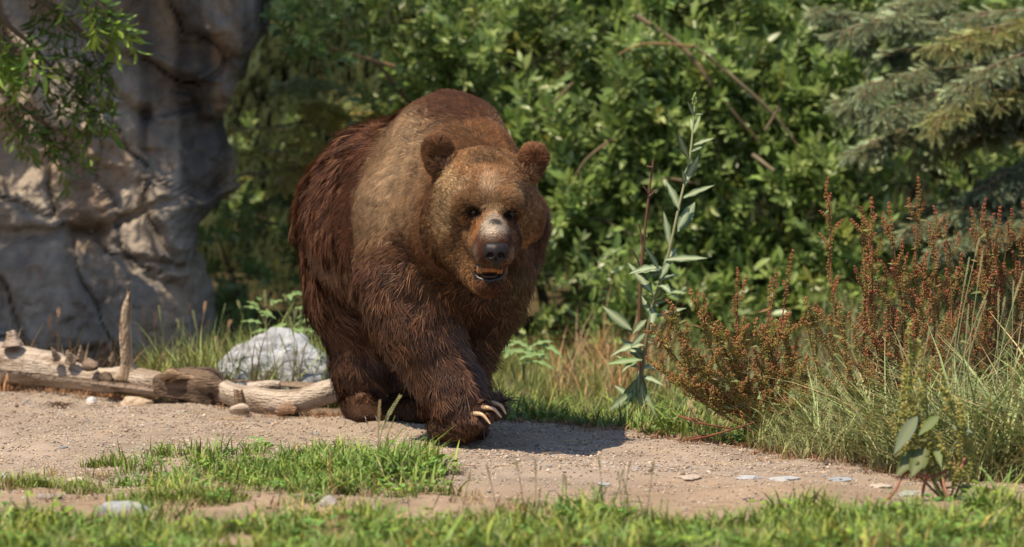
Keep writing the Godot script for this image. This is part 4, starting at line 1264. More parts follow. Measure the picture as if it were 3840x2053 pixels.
func build_log() -> void:
	var pale := tone(0.54, 0.455, 0.37)
	var dark := tone(0.26, 0.19, 0.14)
	var root := thing("driftwood_log", "bleached driftwood log lying behind the path with an upright broken branch stub", "log")
	var pts := [at(-500, 1330, -2.55), at(-60, 1360, -2.5), at(180, 1385, -2.4), at(345, 1425, -2.3), at(500, 1430, -2.15), at(700, 1460, -1.95), at(760, 1470, -1.9)]
	put("trunk", log_mesh(pts, [0.098, 0.093, 0.080, 0.052, 0.058, 0.046, 0.03], 130, 28, pale, dark, 0.26, 2.0, 0.03), wood(), root)
	put("branch_stub", log_mesh([at(480, 1420, -2.14), at(476, 1330, -2.12), at(470, 1200, -2.1), at(482, 1105, -2.08)], [0.052, 0.026, 0.025, 0.021, 0.008], 34, 12, tone(0.46, 0.37, 0.27), tone(0.2, 0.14, 0.09), 0.45, 5.0, 0.045), wood(true), root)
	put("branch_stub", log_mesh([at(50, 1300, -2.4), at(46, 1262, -2.4), at(44, 1246, -2.4)], [0.05, 0.026, 0.022], 10, 10, pale, dark, 0.2, 6.0, 0.01), wood(), root)
	for s in [[212, 1345, 195, 1305, 0.014], [268, 1352, 252, 1318, 0.02], [300, 1345, 304, 1300, 0.013], [420, 1350, 424, 1325, 0.012]]:
		put("knot", log_mesh([at(s[0], s[1], -2.28), at((s[0] + s[2]) * 0.5, (s[1] + s[3]) * 0.5, -2.26), at(s[2], s[3], -2.25)], [s[4] * 1.5, s[4] * 0.8, s[4] * 0.35], 8, 9, tone(0.40, 0.32, 0.24), tone(0.12, 0.08, 0.06), 0.35, s[0] * 0.1, 0.012), wood(), root)
	put("knot", log_mesh([at(330, 1370, -2.22), at(352, 1375, -2.17), at(362, 1380, -2.15)], [0.03, 0.022, 0.008], 8, 12, tone(0.24, 0.18, 0.135), tone(0.10, 0.07, 0.05), 0.4, 9.0), wood(), root)
	put("knot", log_mesh([at(395, 1420, -2.14), at(408, 1430, -2.10), at(412, 1440, -2.09)], [0.03, 0.022, 0.006], 8, 12, tone(0.16, 0.115, 0.08), tone(0.07, 0.05, 0.035), 0.4, 11.0), wood(), root)
	var rot := thing("broken_stump", "dark splintered root end leaning at the near end of the driftwood log", "log")
	put("trunk", log_mesh([at(600, 1440, -1.9), at(690, 1440, -1.82), at(770, 1455, -1.78), at(845, 1495, -1.76)], [0.045, 0.072, 0.078, 0.05], 40, 20, tone(0.19, 0.135, 0.095), tone(0.025, 0.018, 0.014), 0.8, 21.0, 0.04), wood(), rot)
	put("root", log_mesh([at(790, 1470, -1.74), at(782, 1510, -1.72), at(775, 1535, -1.7)], [0.03, 0.02, 0.016], 10, 10, tone(0.13, 0.09, 0.06), tone(0.05, 0.035, 0.025), 0.4, 25.0), wood(), rot)
	for k in 5:
		var q := Vector2(640 + 36 * k, 1402 + 9 * k + 6 * (k % 2))
		put("splinter", log_mesh([at(q.x - 30, q.y + 14, -1.78), at(q.x, q.y, -1.74), at(q.x + 44, q.y + 4, -1.72)], [0.016, 0.022, 0.006], 10, 8, tone(0.34, 0.235, 0.15), tone(0.035, 0.025, 0.018), 0.8, 30.0 + k), wood(), rot)
	var limb := thing("driftwood_branch", "pale driftwood limb reaching behind the bear's hind leg", "log")
	put("trunk", log_mesh([at(770, 1420, -1.95), at(860, 1475, -1.7), at(980, 1505, -1.5), at(1110, 1505, -1.4), at(1200, 1480, -1.4), at(1330, 1440, -1.5)], [0.028, 0.045, 0.056, 0.050, 0.05, 0.045], 70, 20, pale, dark, 0.22, 41.0), wood(), limb)
	put("branch_stub", log_mesh([at(930, 1462, -1.62), at(1000, 1450, -1.62), at(1052, 1446, -1.62)], [0.03, 0.026, 0.02], 12, 10, pale, dark, 0.25, 44.0), wood(), limb)
	put("branch_stub", log_mesh([at(905, 1530, -1.42), at(898, 1495, -1.40), at(893, 1468, -1.40)], [0.024, 0.021, 0.018], 10, 10, tone(0.33, 0.23, 0.15), tone(0.10, 0.07, 0.05), 0.35, 46.0, 0.015), wood(), limb)
	put("root", log_mesh([at(870, 1545, -1.38), at(910, 1535, -1.36), at(935, 1548, -1.36)], [0.022, 0.026, 0.012], 10, 10, pale, dark, 0.25, 48.0), wood(), limb)
	put("root", log_mesh([at(1040, 1545, -1.36), at(1080, 1530, -1.34), at(1110, 1545, -1.33)], [0.02, 0.026, 0.014], 10, 10, tone(0.5, 0.3, 0.18), dark, 0.35, 50.0), wood(), limb)

func rocky() -> StandardMaterial3D:
	if mats.has("rocky"): return mats["rocky"]
	var m := paint("stone", 0.85, 0.0, 0.3)
	m.heightmap_enabled = true
	m.heightmap_texture = noise_tex(256, 0.03, 4, 55)
	m.heightmap_scale = 0.5
	m.uv1_triplanar = true
	m.uv1_world_triplanar = true
	m.uv1_scale = Vector3(5, 5, 5)
	mats["rocky"] = m
	return m

func stone(label: String, px: float, py: float, w: float, h: float, d: float, seed_: int, a: Color, b: Color, z := 99.0, turn := 0.3, rough := 0.12, detail := 18) -> void:
	var p := foot(px, py) if z > 90.0 else at(px, py, z)
	if z < 90.0: p.y = ground_y(p.x, z)
	var o := put("stone", stone_mesh(seed_, detail, rough, a, b), rocky())
	o.transform = Transform3D(Basis(Vector3.UP, turn) * Basis.from_scale(Vector3(w, h, d)), p + Vector3(0, h * 0.15, 0))
	tag(o, label, "stone")

func build_stones() -> void:
	var blue := tone(0.36, 0.38, 0.40)
	var grey := tone(0.30, 0.29, 0.28)
	var tan := tone(0.48, 0.37, 0.27)
	var o := put("boulder", stone_mesh(5, 44, 0.26, tone(0.47, 0.49, 0.52), tone(0.27, 0.275, 0.285), 0.32), rocky())
	o.transform = Transform3D(Basis(Vector3.UP, 0.5) * Basis.from_scale(Vector3(0.27, 0.21, 0.22)), at(1035, 1420, -2.5))
	tag(o, "large pale blue white boulder in the grass behind the log", "boulder")
	stone("smooth blue grey stone, largest in the foreground soil", 455, 1935, 0.105, 0.05, 0.08, 8, tone(0.40, 0.39, 0.38), tone(0.24, 0.27, 0.31))
	stone("small white blue stone tucked beneath the driftwood log", 345, 1455, 0.028, 0.02, 0.02, 9, tone(0.6, 0.6, 0.6), tone(0.45, 0.46, 0.48), -2.0)
	stone("pale flat pebble in front of the small white stone by the log", 340, 1468, 0.022, 0.009, 0.02, 10, tone(0.6, 0.52, 0.45), tan, -1.9)
	stone("rounded pale tan stone against the underside of the log", 515, 1480, 0.075, 0.05, 0.05, 11, tone(0.60, 0.47, 0.35), tone(0.45, 0.33, 0.23), -1.9)
	stone("flat pinkish stone at the path's edge, left of the tan one behind the grey stone", 155, 1768, 0.04, 0.014, 0.035, 12, tone(0.42, 0.34, 0.31), tan)
	stone("flat cream stone just below the pinkish stone beside the grass tuft", 158, 1793, 0.045, 0.014, 0.035, 13, tone(0.60, 0.49, 0.37), tan)
	stone("flat cream stone with grass at its foot, beside the bare soil", 295, 1785, 0.042, 0.014, 0.035, 14, tone(0.60, 0.52, 0.40), tan)
	stone("grey brown flat stone half sunk in soil above the largest foreground stone", 185, 1868, 0.05, 0.015, 0.04, 15, grey, tone(0.25, 0.2, 0.17))
	stone("small tan wedge of stone left of the largest foreground stone", 275, 1930, 0.034, 0.013, 0.05, 16, tone(0.42, 0.33, 0.25), tan)
	stone("tiny white pebble at the frame's edge by the gravel", 14, 1775, 0.016, 0.014, 0.016, 17, tone(0.62, 0.60, 0.58), grey)
	stone("dark grey cube-like stone under the reddish stem by the grass patch", 1232, 1905, 0.032, 0.034, 0.03, 18, tone(0.26, 0.23, 0.22), tone(0.42, 0.38, 0.36))
	stone("bluish stone sunk in the foreground grass, below the grass patch", 715, 1985, 0.042, 0.025, 0.035, 19, blue, grey)
	stone("small pale stone in the foreground grass beside the bluish one", 560, 1983, 0.03, 0.014, 0.025, 20, tone(0.5, 0.5, 0.5), blue)
	stone("small white stone right of the reddish stem", 1422, 1912, 0.022, 0.013, 0.02, 21, tone(0.6, 0.6, 0.58), grey)
	stone("small blue grey flat stone alone in the path's middle", 2265, 1805, 0.024, 0.008, 0.03, 22, blue, grey, 99.0, 0.7, 0.34)
	stone("broad grey flat stone, first of the row sunk in the path", 2580, 1793, 0.05, 0.012, 0.05, 23, tone(0.40, 0.37, 0.35), tan, 99.0, 1.4, 0.34)
	stone("pale grey flat stone in the middle of the sunken row", 2800, 1795, 0.055, 0.011, 0.05, 24, tone(0.46, 0.44, 0.42), blue, 99.0, 2.1, 0.34)
	stone("blue grey long flat stone in the sunken row", 2950, 1808, 0.062, 0.010, 0.05, 25, blue, tone(0.45, 0.43, 0.4), 99.0, 2.8, 0.34)
	stone("dark blue grey stone ending the sunken row", 3155, 1812, 0.045, 0.011, 0.04, 26, tone(0.27, 0.29, 0.31), blue, 99.0, 0.5, 0.34)
	stone("pale stone lying below the blurred dock plant", 3300, 1838, 0.05, 0.012, 0.04, 27, tone(0.5, 0.43, 0.37), tan, 99.0, 1.2, 0.34)
	stone("grey flat stone behind the blurred dock's stems", 3420, 1858, 0.05, 0.012, 0.05, 28, tone(0.40, 0.38, 0.36), grey, 99.0, 1.9, 0.34)
	stone("upright tan stone at the foot of the tall grass", 3010, 1718, 0.017, 0.024, 0.016, 29, tone(0.55, 0.43, 0.32), tone(0.4, 0.3, 0.22))
	stone("white flat rock behind the path, below the tall thistle", 2510, 1620, 0.085, 0.03, 0.06, 30, tone(0.66, 0.60, 0.55), tone(0.5, 0.45, 0.4), -0.75)
	stone("white flat rock behind the dried twigs under the first dock", 2790, 1590, 0.07, 0.04, 0.06, 31, tone(0.66, 0.62, 0.58), tone(0.5, 0.45, 0.4), -0.75)
	var small := [stone_mesh(41, 8, 0.15, Color.WHITE, Color(0.75, 0.75, 0.75)), stone_mesh(42, 8, 0.15, Color.WHITE, Color(0.8, 0.75, 0.7))]
	for m in 2:
		var ts := []
		var cs := []
		for k in 70:
			var x := rr(-2.1, 2.0)
			var z := rr(-2.2, 2.6)
			if past_edge(x, z) > 0.1: continue
			var r := rr(0.006, 0.013)
			ts.append(Transform3D(Basis(Vector3.UP, rr(0, TAU)) * Basis.from_scale(Vector3(r * rr(1.0, 1.6), r * 0.6, r)), Vector3(x, ground_y(x, z) + r * 0.15, z)))
			cs.append(vary([tone(0.38, 0.35, 0.32), tone(0.46, 0.37, 0.29), tone(0.28, 0.27, 0.27)][k % 3], 0.2))
		tag(scatter("pebbles", small[m], rocky(), ts, cs), ["grey and tan pebbles lying loose across the gravel path", "warm toned pebbles half sunk across the gravel path"][m], "pebbles")

# ---------- single plants
func leaf_part(parent: Node3D, called: String, a: Vector3, b: Vector3, width: float, face: Color, rib: Color, up := Vector3(0, 0.6, 1), droop := 0.15, wave := 0.25, fold := 0.25, slim := 0.68) -> void:
	var m := Maker.new()
	leaf(m, width * slim, fold, droop, 12, face, rib, wave)
	var l := (b - a).length()
	put(called, m.done(), paint("herb leaf", 0.6, 0.4, 0.25), parent, Transform3D(frame(b - a, up) * Basis.from_scale(Vector3.ONE * l), a))

func build_thistle() -> void:
	var z := -0.9
	var root := thing("tall_thistle", "tall leaning thistle-like weed with blue green wavy leaves, right of the bear", "plant")
	var stem := [at(2375, 1610, z), at(2410, 1380, z), at(2440, 1180, z), at(2500, 980, z), at(2545, 780, z), at(2585, 600, z), at(2600, 460, z), at(2607, 350, z)]
	var m := Maker.new()
	tube(m, stem, 0.0085, 0.0025, 60, 8, tone(0.24, 0.24, 0.11), 0.1, 20.0)
	for k in m.c.size(): m.c[k] = tone(0.20, 0.15, 0.08).lerp(tone(0.40, 0.42, 0.22), smoothstep(0.3, 1.1, m.v[k].y))
	put("stem", m.done(), paint("stem", 0.55, 0.1), root)
	var teal := tone(0.05, 0.105, 0.052)
	var green := tone(0.11, 0.22, 0.035)
	var rib := tone(0.42, 0.48, 0.30)
	# stem spot, tip, half width over length, kind
	for l in [[2583, 595, 2540, 510, 0.2, 0, 0.1], [2600, 545, 2672, 515, 0.16, 0, 0.0], [2590, 570, 2640, 545, 0.16, 0, 0.3], [2600, 500, 2625, 430, 0.22, 1, 0.0], [2602, 500, 2588, 440, 0.24, 1, 0.2], [2605, 440, 2580, 385, 0.14, 0, 0.2], [2606, 430, 2640, 425, 0.12, 0, 0.2],
		[2570, 680, 2620, 590, 0.24, 0, 0.0], [2570, 690, 2592, 600, 0.26, 0, 0.3], [2572, 700, 2560, 640, 0.2, 0, -0.2], [2548, 790, 2503, 672, 0.19, 0, 0.1], [2555, 745, 2670, 690, 0.13, 0, 0.0],
		[2540, 870, 2612, 752, 0.26, 0, 0.2], [2540, 860, 2588, 770, 0.24, 2, 0.4], [2510, 930, 2495, 790, 0.16, 0, 0.0], [2490, 975, 2650, 960, 0.13, 0, 0.0], [2488, 1000, 2540, 920, 0.22, 2, 0.3], [2470, 1010, 2430, 930, 0.14, 0, 0.3],
		[2470, 1050, 2520, 960, 0.2, 2, 0.1], [2448, 1105, 2360, 978, 0.2, 0, 0.0], [2445, 1120, 2415, 1090, 0.25, 2, 0.2], [2440, 1180, 2405, 1100, 0.2, 0, 0.2], [2460, 1085, 2575, 1100, 0.14, 1, -0.4], [2440, 1190, 2570, 1150, 0.14, 2, 0.0], [2440, 1150, 2500, 1120, 0.2, 2, 0.2],
		[2370, 1240, 2258, 1145, 0.2, 0, 0.0], [2425, 1200, 2365, 1250, 0.28, 0, 0.3], [2420, 1250, 2365, 1300, 0.22, 2, 0.4], [2425, 1280, 2490, 1300, 0.2, 2, 0.0], [2415, 1330, 2330, 1260, 0.16, 0, 0.2], [2410, 1350, 2280, 1355, 0.14, 1, 0.1],
		[2395, 1390, 2420, 1580, 0.17, 0, 0.5], [2380, 1450, 2390, 1570, 0.22, 0, 0.5], [2390, 1420, 2320, 1560, 0.2, 2, 0.4], [2385, 1470, 2270, 1540, 0.2, 2, 0.5], [2395, 1380, 2310, 1330, 0.18, 1, 0.2], [2400, 1450, 2470, 1560, 0.15, 0, 0.5], [2380, 1520, 2440, 1610, 0.2, 1, 0.4], [2380, 1500, 2300, 1440, 0.2, 0, 0.3], [2385, 1540, 2260, 1590, 0.16, 2, 0.5]]:
		var c: Color = [teal, green, tone(0.075, 0.15, 0.075)][l[5]]
		leaf_part(root, "leaf", at(l[0], l[1], z + rr(-0.01, 0.02)), at(l[2], l[3], z + rr(-0.05, 0.09)), l[4], vary(c, 0.15), rib, Vector3(rr(-0.5, 0.5), 0.55, 0.9), 0.12 + l[6] * 0.3)
	for k in 22:
		var t := rr(0.03, 0.42)
		var p := bend(stem, t)
		var a := rr(0, TAU)
		leaf_part(root, "leaf", p, p + Vector3(cos(a), rr(-0.5, 0.6), sin(a)).normalized() * rr(0.08, 0.17), rr(0.16, 0.24), vary([teal, green, tone(0.06, 0.12, 0.06)][k % 3], 0.2), rib, Vector3(rr(-0.5, 0.5), 0.9, 0.5), rr(0.2, 0.45))
	var bud := Maker.new()
	for k in 26:
		var t := k / 26.0
		var p := bend(stem, 0.93 + 0.07 * t) + Vector3(rr(-1, 1), 0, rr(-1, 1)) * 0.014 * (1.1 - t)
		ball(bud, Vector3(0.0035, 0.0075, 0.0035) * rr(0.7, 1.2), 4, 6, vary(tone(0.22, 0.30, 0.08), 0.25), Transform3D(Basis.from_euler(rv() * 0.5), p))
	put("bud", bud.done(), paint("stem", 0.55, 0.1), root)
	# the dead stalk beside it
	var dead := thing("dead_stalk", "bare reddish brown dead stalk standing behind the tall thistle", "plant")
	m = Maker.new()
	tube(m, [at(2395, 1560, -1.1), at(2400, 1100, -1.1), at(2420, 850, -1.1), at(2450, 600, -1.1)], 0.010, 0.004, 30, 7, tone(0.16, 0.085, 0.055), 0.3, 25.0)
	put("stem", m.done(), paint("bark", 0.85, 0.0, 0.3), dead)
	for t in [[2400, 1000, 2370, 935], [2408, 920, 2395, 840], [2430, 740, 2455, 715], [2432, 730, 2412, 700], [2445, 630, 2425, 625]]:
		m = Maker.new()
		tube(m, [at(t[0], t[1], -1.1), at((t[0] + t[2]) * 0.5 + 3, (t[1] + t[3]) * 0.5, -1.09), at(t[2], t[3], -1.08)], 0.005, 0.003, 5, 5, tone(0.22, 0.13, 0.09), 0.2, 25.0)
		put("twig", m.done(), paint("bark", 0.85, 0.0, 0.3), dead)

func seed_spike(count: int, length: float, girth: float, low: Color, high: Color, grain: float) -> ArrayMesh:
	var m := Maker.new()
	var sway := rr(-0.02, 0.02)
	tube(m, [Vector3.ZERO, Vector3(sway, length * 0.5, 0.002), Vector3(0, length, 0)], 0.0018, 0.0008, 6, 4, low * 0.8)
	for k in count:
		var t := rng.randf()
		var whorl := floorf(t * length / 0.014) * 0.014 / length      # seeds sit in whorls
		t = lerpf(t, whorl, 0.6) if rng.randf() < 0.7 else t
		var a := rr(0, TAU)
		var g := girth * (1.0 - 0.6 * t) * rr(0.3, 1.0) * (1.0 + 0.5 * sin(whorl * 57.0))
		var p := Vector3(sin(a) * g + sway * 4.0 * t * (1.0 - t), length * t, cos(a) * g)
		var c := vary(low.lerp(high, clampf(t + rr(-0.35, 0.35), 0, 1)), 0.3)
		ball(m, Vector3(0.8, 1.0, 0.45) * grain * rr(0.7, 1.25), 2, 4, c, Transform3D(Basis.from_euler(rv() * 2.0), p))
	return m.done()

# stalks: [base px, py, tip px, py]; spikes grow along the upper part of each
func dock(label: String, z: float, stalks: Array, spikes: Array, spread: float, per: int, leaf_tints: Array, stalk_color: Color, thick := 1.6, bare := 0.3) -> Node3D:
	var root := thing("dock_plant", label, "plant", Vector3.ZERO, "")
	var sm := paint("seed", 0.7, 0.25, 0.3)
	for s in stalks:
		var a := at(s[0], s[1], z + rr(-0.03, 0.03))
		var b := at(s[2], s[3], z + rr(-0.10, 0.10))
		var mid := a.lerp(b, 0.5) + Vector3(s[4] if s.size() > 4 else 0.0, 0, 0) + Vector3(rr(-0.05, 0.05), -0.02, rr(-0.04, 0.04))
		var pts := [a, mid, b]
		var m := Maker.new()
		tube(m, pts, 0.0055, 0.002, 18, 6, vary(stalk_color, 0.2), 0.15, 20.0)
		put("stalk", m.done(), paint("stem", 0.55, 0.1), root)
		var cnt: int = int((s[5] if s.size() > 5 else per) * thick)
		for k in cnt:
			var t := lerpf(bare, 1.0, (k + rng.randf()) / cnt)
			if k == cnt - 1: t = 0.97
			var p := bend(pts, t)
			var d := (bend(pts, t + 0.02) - bend(pts, t - 0.02)).normalized()
			var dir := (d * 0.5 + Vector3(rr(-1, 1) * spread, rr(0.15, 0.6), rr(-0.6, 0.6) * spread)).normalized()
			if k == cnt - 1: dir = (d + Vector3(0, 0.3, 0)).normalized()
			var len_ := rr(0.65, 1.1) * (1.0 if k < cnt - 1 else 1.15)
			put("seed_spike", spikes[rng.randi() % spikes.size()], sm, root, Transform3D(frame(dir, Vector3.BACK) * Basis(Vector3.UP, rr(0, TAU)) * Basis.from_scale(Vector3(1, len_, 1)), p))
			if rng.randf() < 0.5 and leaf_tints.size() > 0:
				leaf_part(root, "leaf", p, p + (dir * 0.3 + Vector3(rr(-1, 1), rr(-0.5, 0.3), rr(-0.3, 0.8))).normalized() * rr(0.02, 0.055), 0.15, leaf_tints[rng.randi() % leaf_tints.size()], tone(0.25, 0.2, 0.1), Vector3(0, 0.5, 1), 0.35)
	return root

func build_docks() -> void:
	var red := tone(0.41, 0.135, 0.085)
	var rust := tone(0.42, 0.18, 0.085)
	var olive := tone(0.27, 0.255, 0.065)
	var ripe := []
	for k in 4: ripe.append(seed_spike(150, 0.12, 0.011, olive.lerp(rust, 0.3), red, 0.0036))
	var mixed := []
	for k in 4: mixed.append(seed_spike(130, 0.08, 0.013, olive, rust, 0.0036))
	var leaves := [tone(0.15, 0.21, 0.05), tone(0.17, 0.09, 0.04), tone(0.12, 0.19, 0.05)]
	dock("bushy rust red dock plant leaning left beside the tall thistle", 0.25, [
		[2880, 1600, 2470, 1270, -0.05, 9], [2880, 1600, 2520, 1190, -0.05, 10], [2880, 1600, 2610, 1150, -0.04, 10], [2880, 1600, 2460, 1380, -0.03, 8], [2880, 1590, 2540, 1440, -0.02, 9], [2880, 1580, 2610, 1480, 0.0, 8], [2890, 1570, 3000, 1400, 0.02, 8], [2875, 1650, 2570, 1330, -0.03, 9], [2875, 1650, 2680, 1250, -0.02, 10], [2875, 1650, 2740, 1300, -0.02, 9],
		[2880, 1650, 2790, 1250, -0.02, 10], [2880, 1650, 2850, 1270, 0.0, 10], [2880, 1650, 2900, 1240, 0.02, 10], [2885, 1650, 2960, 1230, 0.03, 9], [2885, 1650, 2980, 1320, 0.04, 8], [2875, 1640, 2640, 1400, -0.02, 8]], mixed, 0.8, 9, leaves, tone(0.16, 0.08, 0.04), 2.6, 0.22)
	dock("slender red dock with two tall spikes rising from the leaning clump", 0.2, [[2880, 1650, 2765, 1080, -0.02, 5], [2900, 1640, 2960, 1050, -0.03, 4], [2905, 1640, 2900, 1110, -0.02, 4]], ripe, 0.3, 4, [tone(0.22, 0.06, 0.045)], tone(0.24, 0.07, 0.05))
	dock("tallest rust red dock, its spikes spread in front of the spruce", 0.35, [
		[3420, 1680, 3110, 770, -0.13, 8], [3420, 1680, 3230, 850, -0.08, 9], [3420, 1680, 3270, 870, -0.05, 9], [3425, 1680, 3345, 880, -0.03, 10], [3430, 1680, 3440, 760, 0.0, 9], [3430, 1680, 3500, 870, 0.02, 9], [3435, 1680, 3560, 920, 0.04, 8],
		[3420, 1680, 3250, 1050, -0.06, 10], [3425, 1680, 3320, 1080, -0.03, 10], [3430, 1680, 3400, 1040, 0.0, 10], [3430, 1680, 3460, 1100, 0.0, 10], [3430, 1680, 3520, 1150, 0.04, 9], [3425, 1680, 3280, 1250, -0.03, 8], [3430, 1690, 3350, 1280, 0.0, 8]], ripe, 0.6, 9, leaves, tone(0.20, 0.085, 0.045))
	dock("low olive dock leaning out of the grass left of the tallest dock", 0.5, [[3300, 1660, 3040, 1160, -0.05, 7], [3300, 1660, 3100, 1210, -0.03, 6], [3310, 1660, 3160, 1210, -0.02, 7], [3320, 1660, 3200, 1230, 0.0, 6], [3280, 1600, 3030, 1240, -0.03, 5]], mixed, 0.35, 6, leaves, tone(0.17, 0.10, 0.04))
	dock("dense rust red dock at the frame's edge behind the tall grass", 0.1, [
		[3760, 1650, 3650, 870, -0.03, 8], [3760, 1650, 3700, 860, -0.02, 8], [3765, 1650, 3740, 880, -0.01, 8], [3765, 1650, 3785, 860, 0.0, 8], [3770, 1650, 3830, 880, 0.01, 8], [3770, 1650, 3870, 850, 0.03, 8], [3760, 1650, 3620, 1080, -0.03, 8], [3765, 1650, 3690, 1060, -0.02, 9], [3765, 1650, 3760, 1080, 0.0, 9], [3770, 1650, 3830, 1090, 0.02, 9], [3750, 1640, 3560, 1100, -0.05, 6]], ripe, 0.5, 8, leaves, tone(0.20, 0.085, 0.045))
	# the unfocused one close to the camera
	var lime := []
	for k in 3: lime.append(seed_spike(110, 0.09, 0.012, tone(0.29, 0.32, 0.085), tone(0.44, 0.36, 0.11), 0.005))
	var near := dock("blurred yellow green dock close to the camera on bent reddish stems", 2.5, [
		[3560, 1900, 3420, 1290, -0.05, 7], [3560, 1900, 3400, 1420, -0.05, 6], [3560, 1900, 3470, 1370, -0.02, 6], [3565, 1900, 3545, 1470, 0.03, 7], [3565, 1900, 3570, 1560, 0.03, 5], [3540, 1900, 3440, 1560, -0.02, 6], [3550, 1900, 3490, 1650, 0.0, 5], [3610, 1930, 3590, 1650, -0.05, 0]], lime, 0.35, 4, [tone(0.08, 0.14, 0.05)], tone(0.12, 0.14, 0.04))
	for l in [[3440, 1560, 3355, 1690, 0.2, 0], [3450, 1690, 3365, 1770, 0.3, 1], [3470, 1680, 3420, 1775, 0.35, 1], [3500, 1640, 3530, 1740, 0.18, 2], [3570, 1600, 3640, 1610, 0.16, 0], [3520, 1560, 3450, 1620, 0.2, 2], [3600, 1820, 3700, 1880, 0.3, 2], [3480, 1900, 3400, 1930, 0.3, 2], [3650, 1950, 3760, 1960, 0.25, 2]]:
		leaf_part(near, "leaf", at(l[0], l[1], 2.5), at(l[2], l[3], 2.6), l[4], [tone(0.13, 0.18, 0.12), tone(0.09, 0.11, 0.03), tone(0.14, 0.20, 0.05)][l[5]], tone(0.2, 0.22, 0.12))
	for r in [[3580, 1740, 3500, 1790, 3400, 1775, 3350, 1850, 3270, 1930], [3480, 1770, 3460, 1850, 3470, 1900, 3490, 1950, 3500, 2000], [3620, 1720, 3600, 1760, 3540, 1800, 3560, 1870, 3600, 1950]]:
		var m := Maker.new()
		tube(m, [at(r[0], r[1], 2.5), at(r[2], r[3], 2.52), at(r[4], r[5], 2.55), at(r[6], r[7], 2.6), at(r[8], r[9], 2.6)], 0.006, 0.004, 24, 6, tone(0.28, 0.11, 0.06), 0.3, 30.0)
		put("stalk", m.done(), paint("stem", 0.55, 0.1), near)
	# yellow green leafy weed at the corner
	var weed := thing("leafy_weed", "blurred yellow green leafy weed at the corner nearest the camera", "plant")
	for k in 34:
		var p := at(rr(-60, 130), rr(1860, 2050), 3.3) + Vector3(0, 0, rr(-0.1, 0.1))
		var a := rr(0, TAU)
		leaf_part(weed, "leaf", p, p + Vector3(cos(a), 0.35 + rr(-0.3, 0.5), sin(a) + 0.4).normalized() * rr(0.03, 0.055), 0.38, vary(tone(0.16, 0.26, 0.03) if rng.randf() < 0.65 else tone(0.06, 0.13, 0.02), 0.2), tone(0.3, 0.36, 0.1), Vector3(0, 1, 0.3), 0.3)
	for s in [[-40, 2080, 40, 1880], [30, 2090, 90, 1920], [60, 2090, -10, 1940]]:
		var m := Maker.new()
		tube(m, [at(s[0], s[1], 3.3), at((s[0] + s[2]) * 0.5, (s[1] + s[3]) * 0.5, 3.32), at(s[2], s[3], 3.3)], 0.004, 0.002, 10, 6, tone(0.2, 0.24, 0.06))
		put("stem", m.done(), paint("stem", 0.55, 0.1), weed)
	# broad leaved weeds behind the bear
	for w in [["leafy green weed growing behind the boulder at the bear's thigh", 1130, 1330, -3.0, 1120, 1080, 46, 170], ["broad leaved green weed behind the bear's far foreleg", 1960, 1360, -2.2, 1960, 1280, 16, 90]]:
		var o := thing("leafy_weed", w[0], "plant")
		for k in w[6]:
			var f: float = float(k) / w[6]
			var p := at(w[4] + rr(-1, 1) * w[7], lerpf(w[2], w[5], f), w[3] + rr(-0.25, 0.25))
			var a := rr(0, TAU)
			leaf_part(o, "leaf", p, p + Vector3(cos(a), rr(-0.2, 0.7), sin(a) * 0.8 + 0.3).normalized() * rr(0.06, 0.13), rr(0.2, 0.3), vary(tone(0.10, 0.20, 0.05), 0.25), tone(0.25, 0.32, 0.15), Vector3(0, 1, 0.4), 0.35, 0.3)
		for k in 5:
			var m := Maker.new()
			var b := at(w[1] + rr(-60, 60), w[2] + 90, w[3])
			tube(m, [b, b + Vector3(rr(-0.05, 0.05), 0.15, 0), at(w[4] + rr(-1, 1) * w[7], w[5] + 40, w[3])], 0.005, 0.002, 10, 6, tone(0.15, 0.2, 0.06))
			put("stem", m.done(), paint("stem", 0.55, 0.1), o)

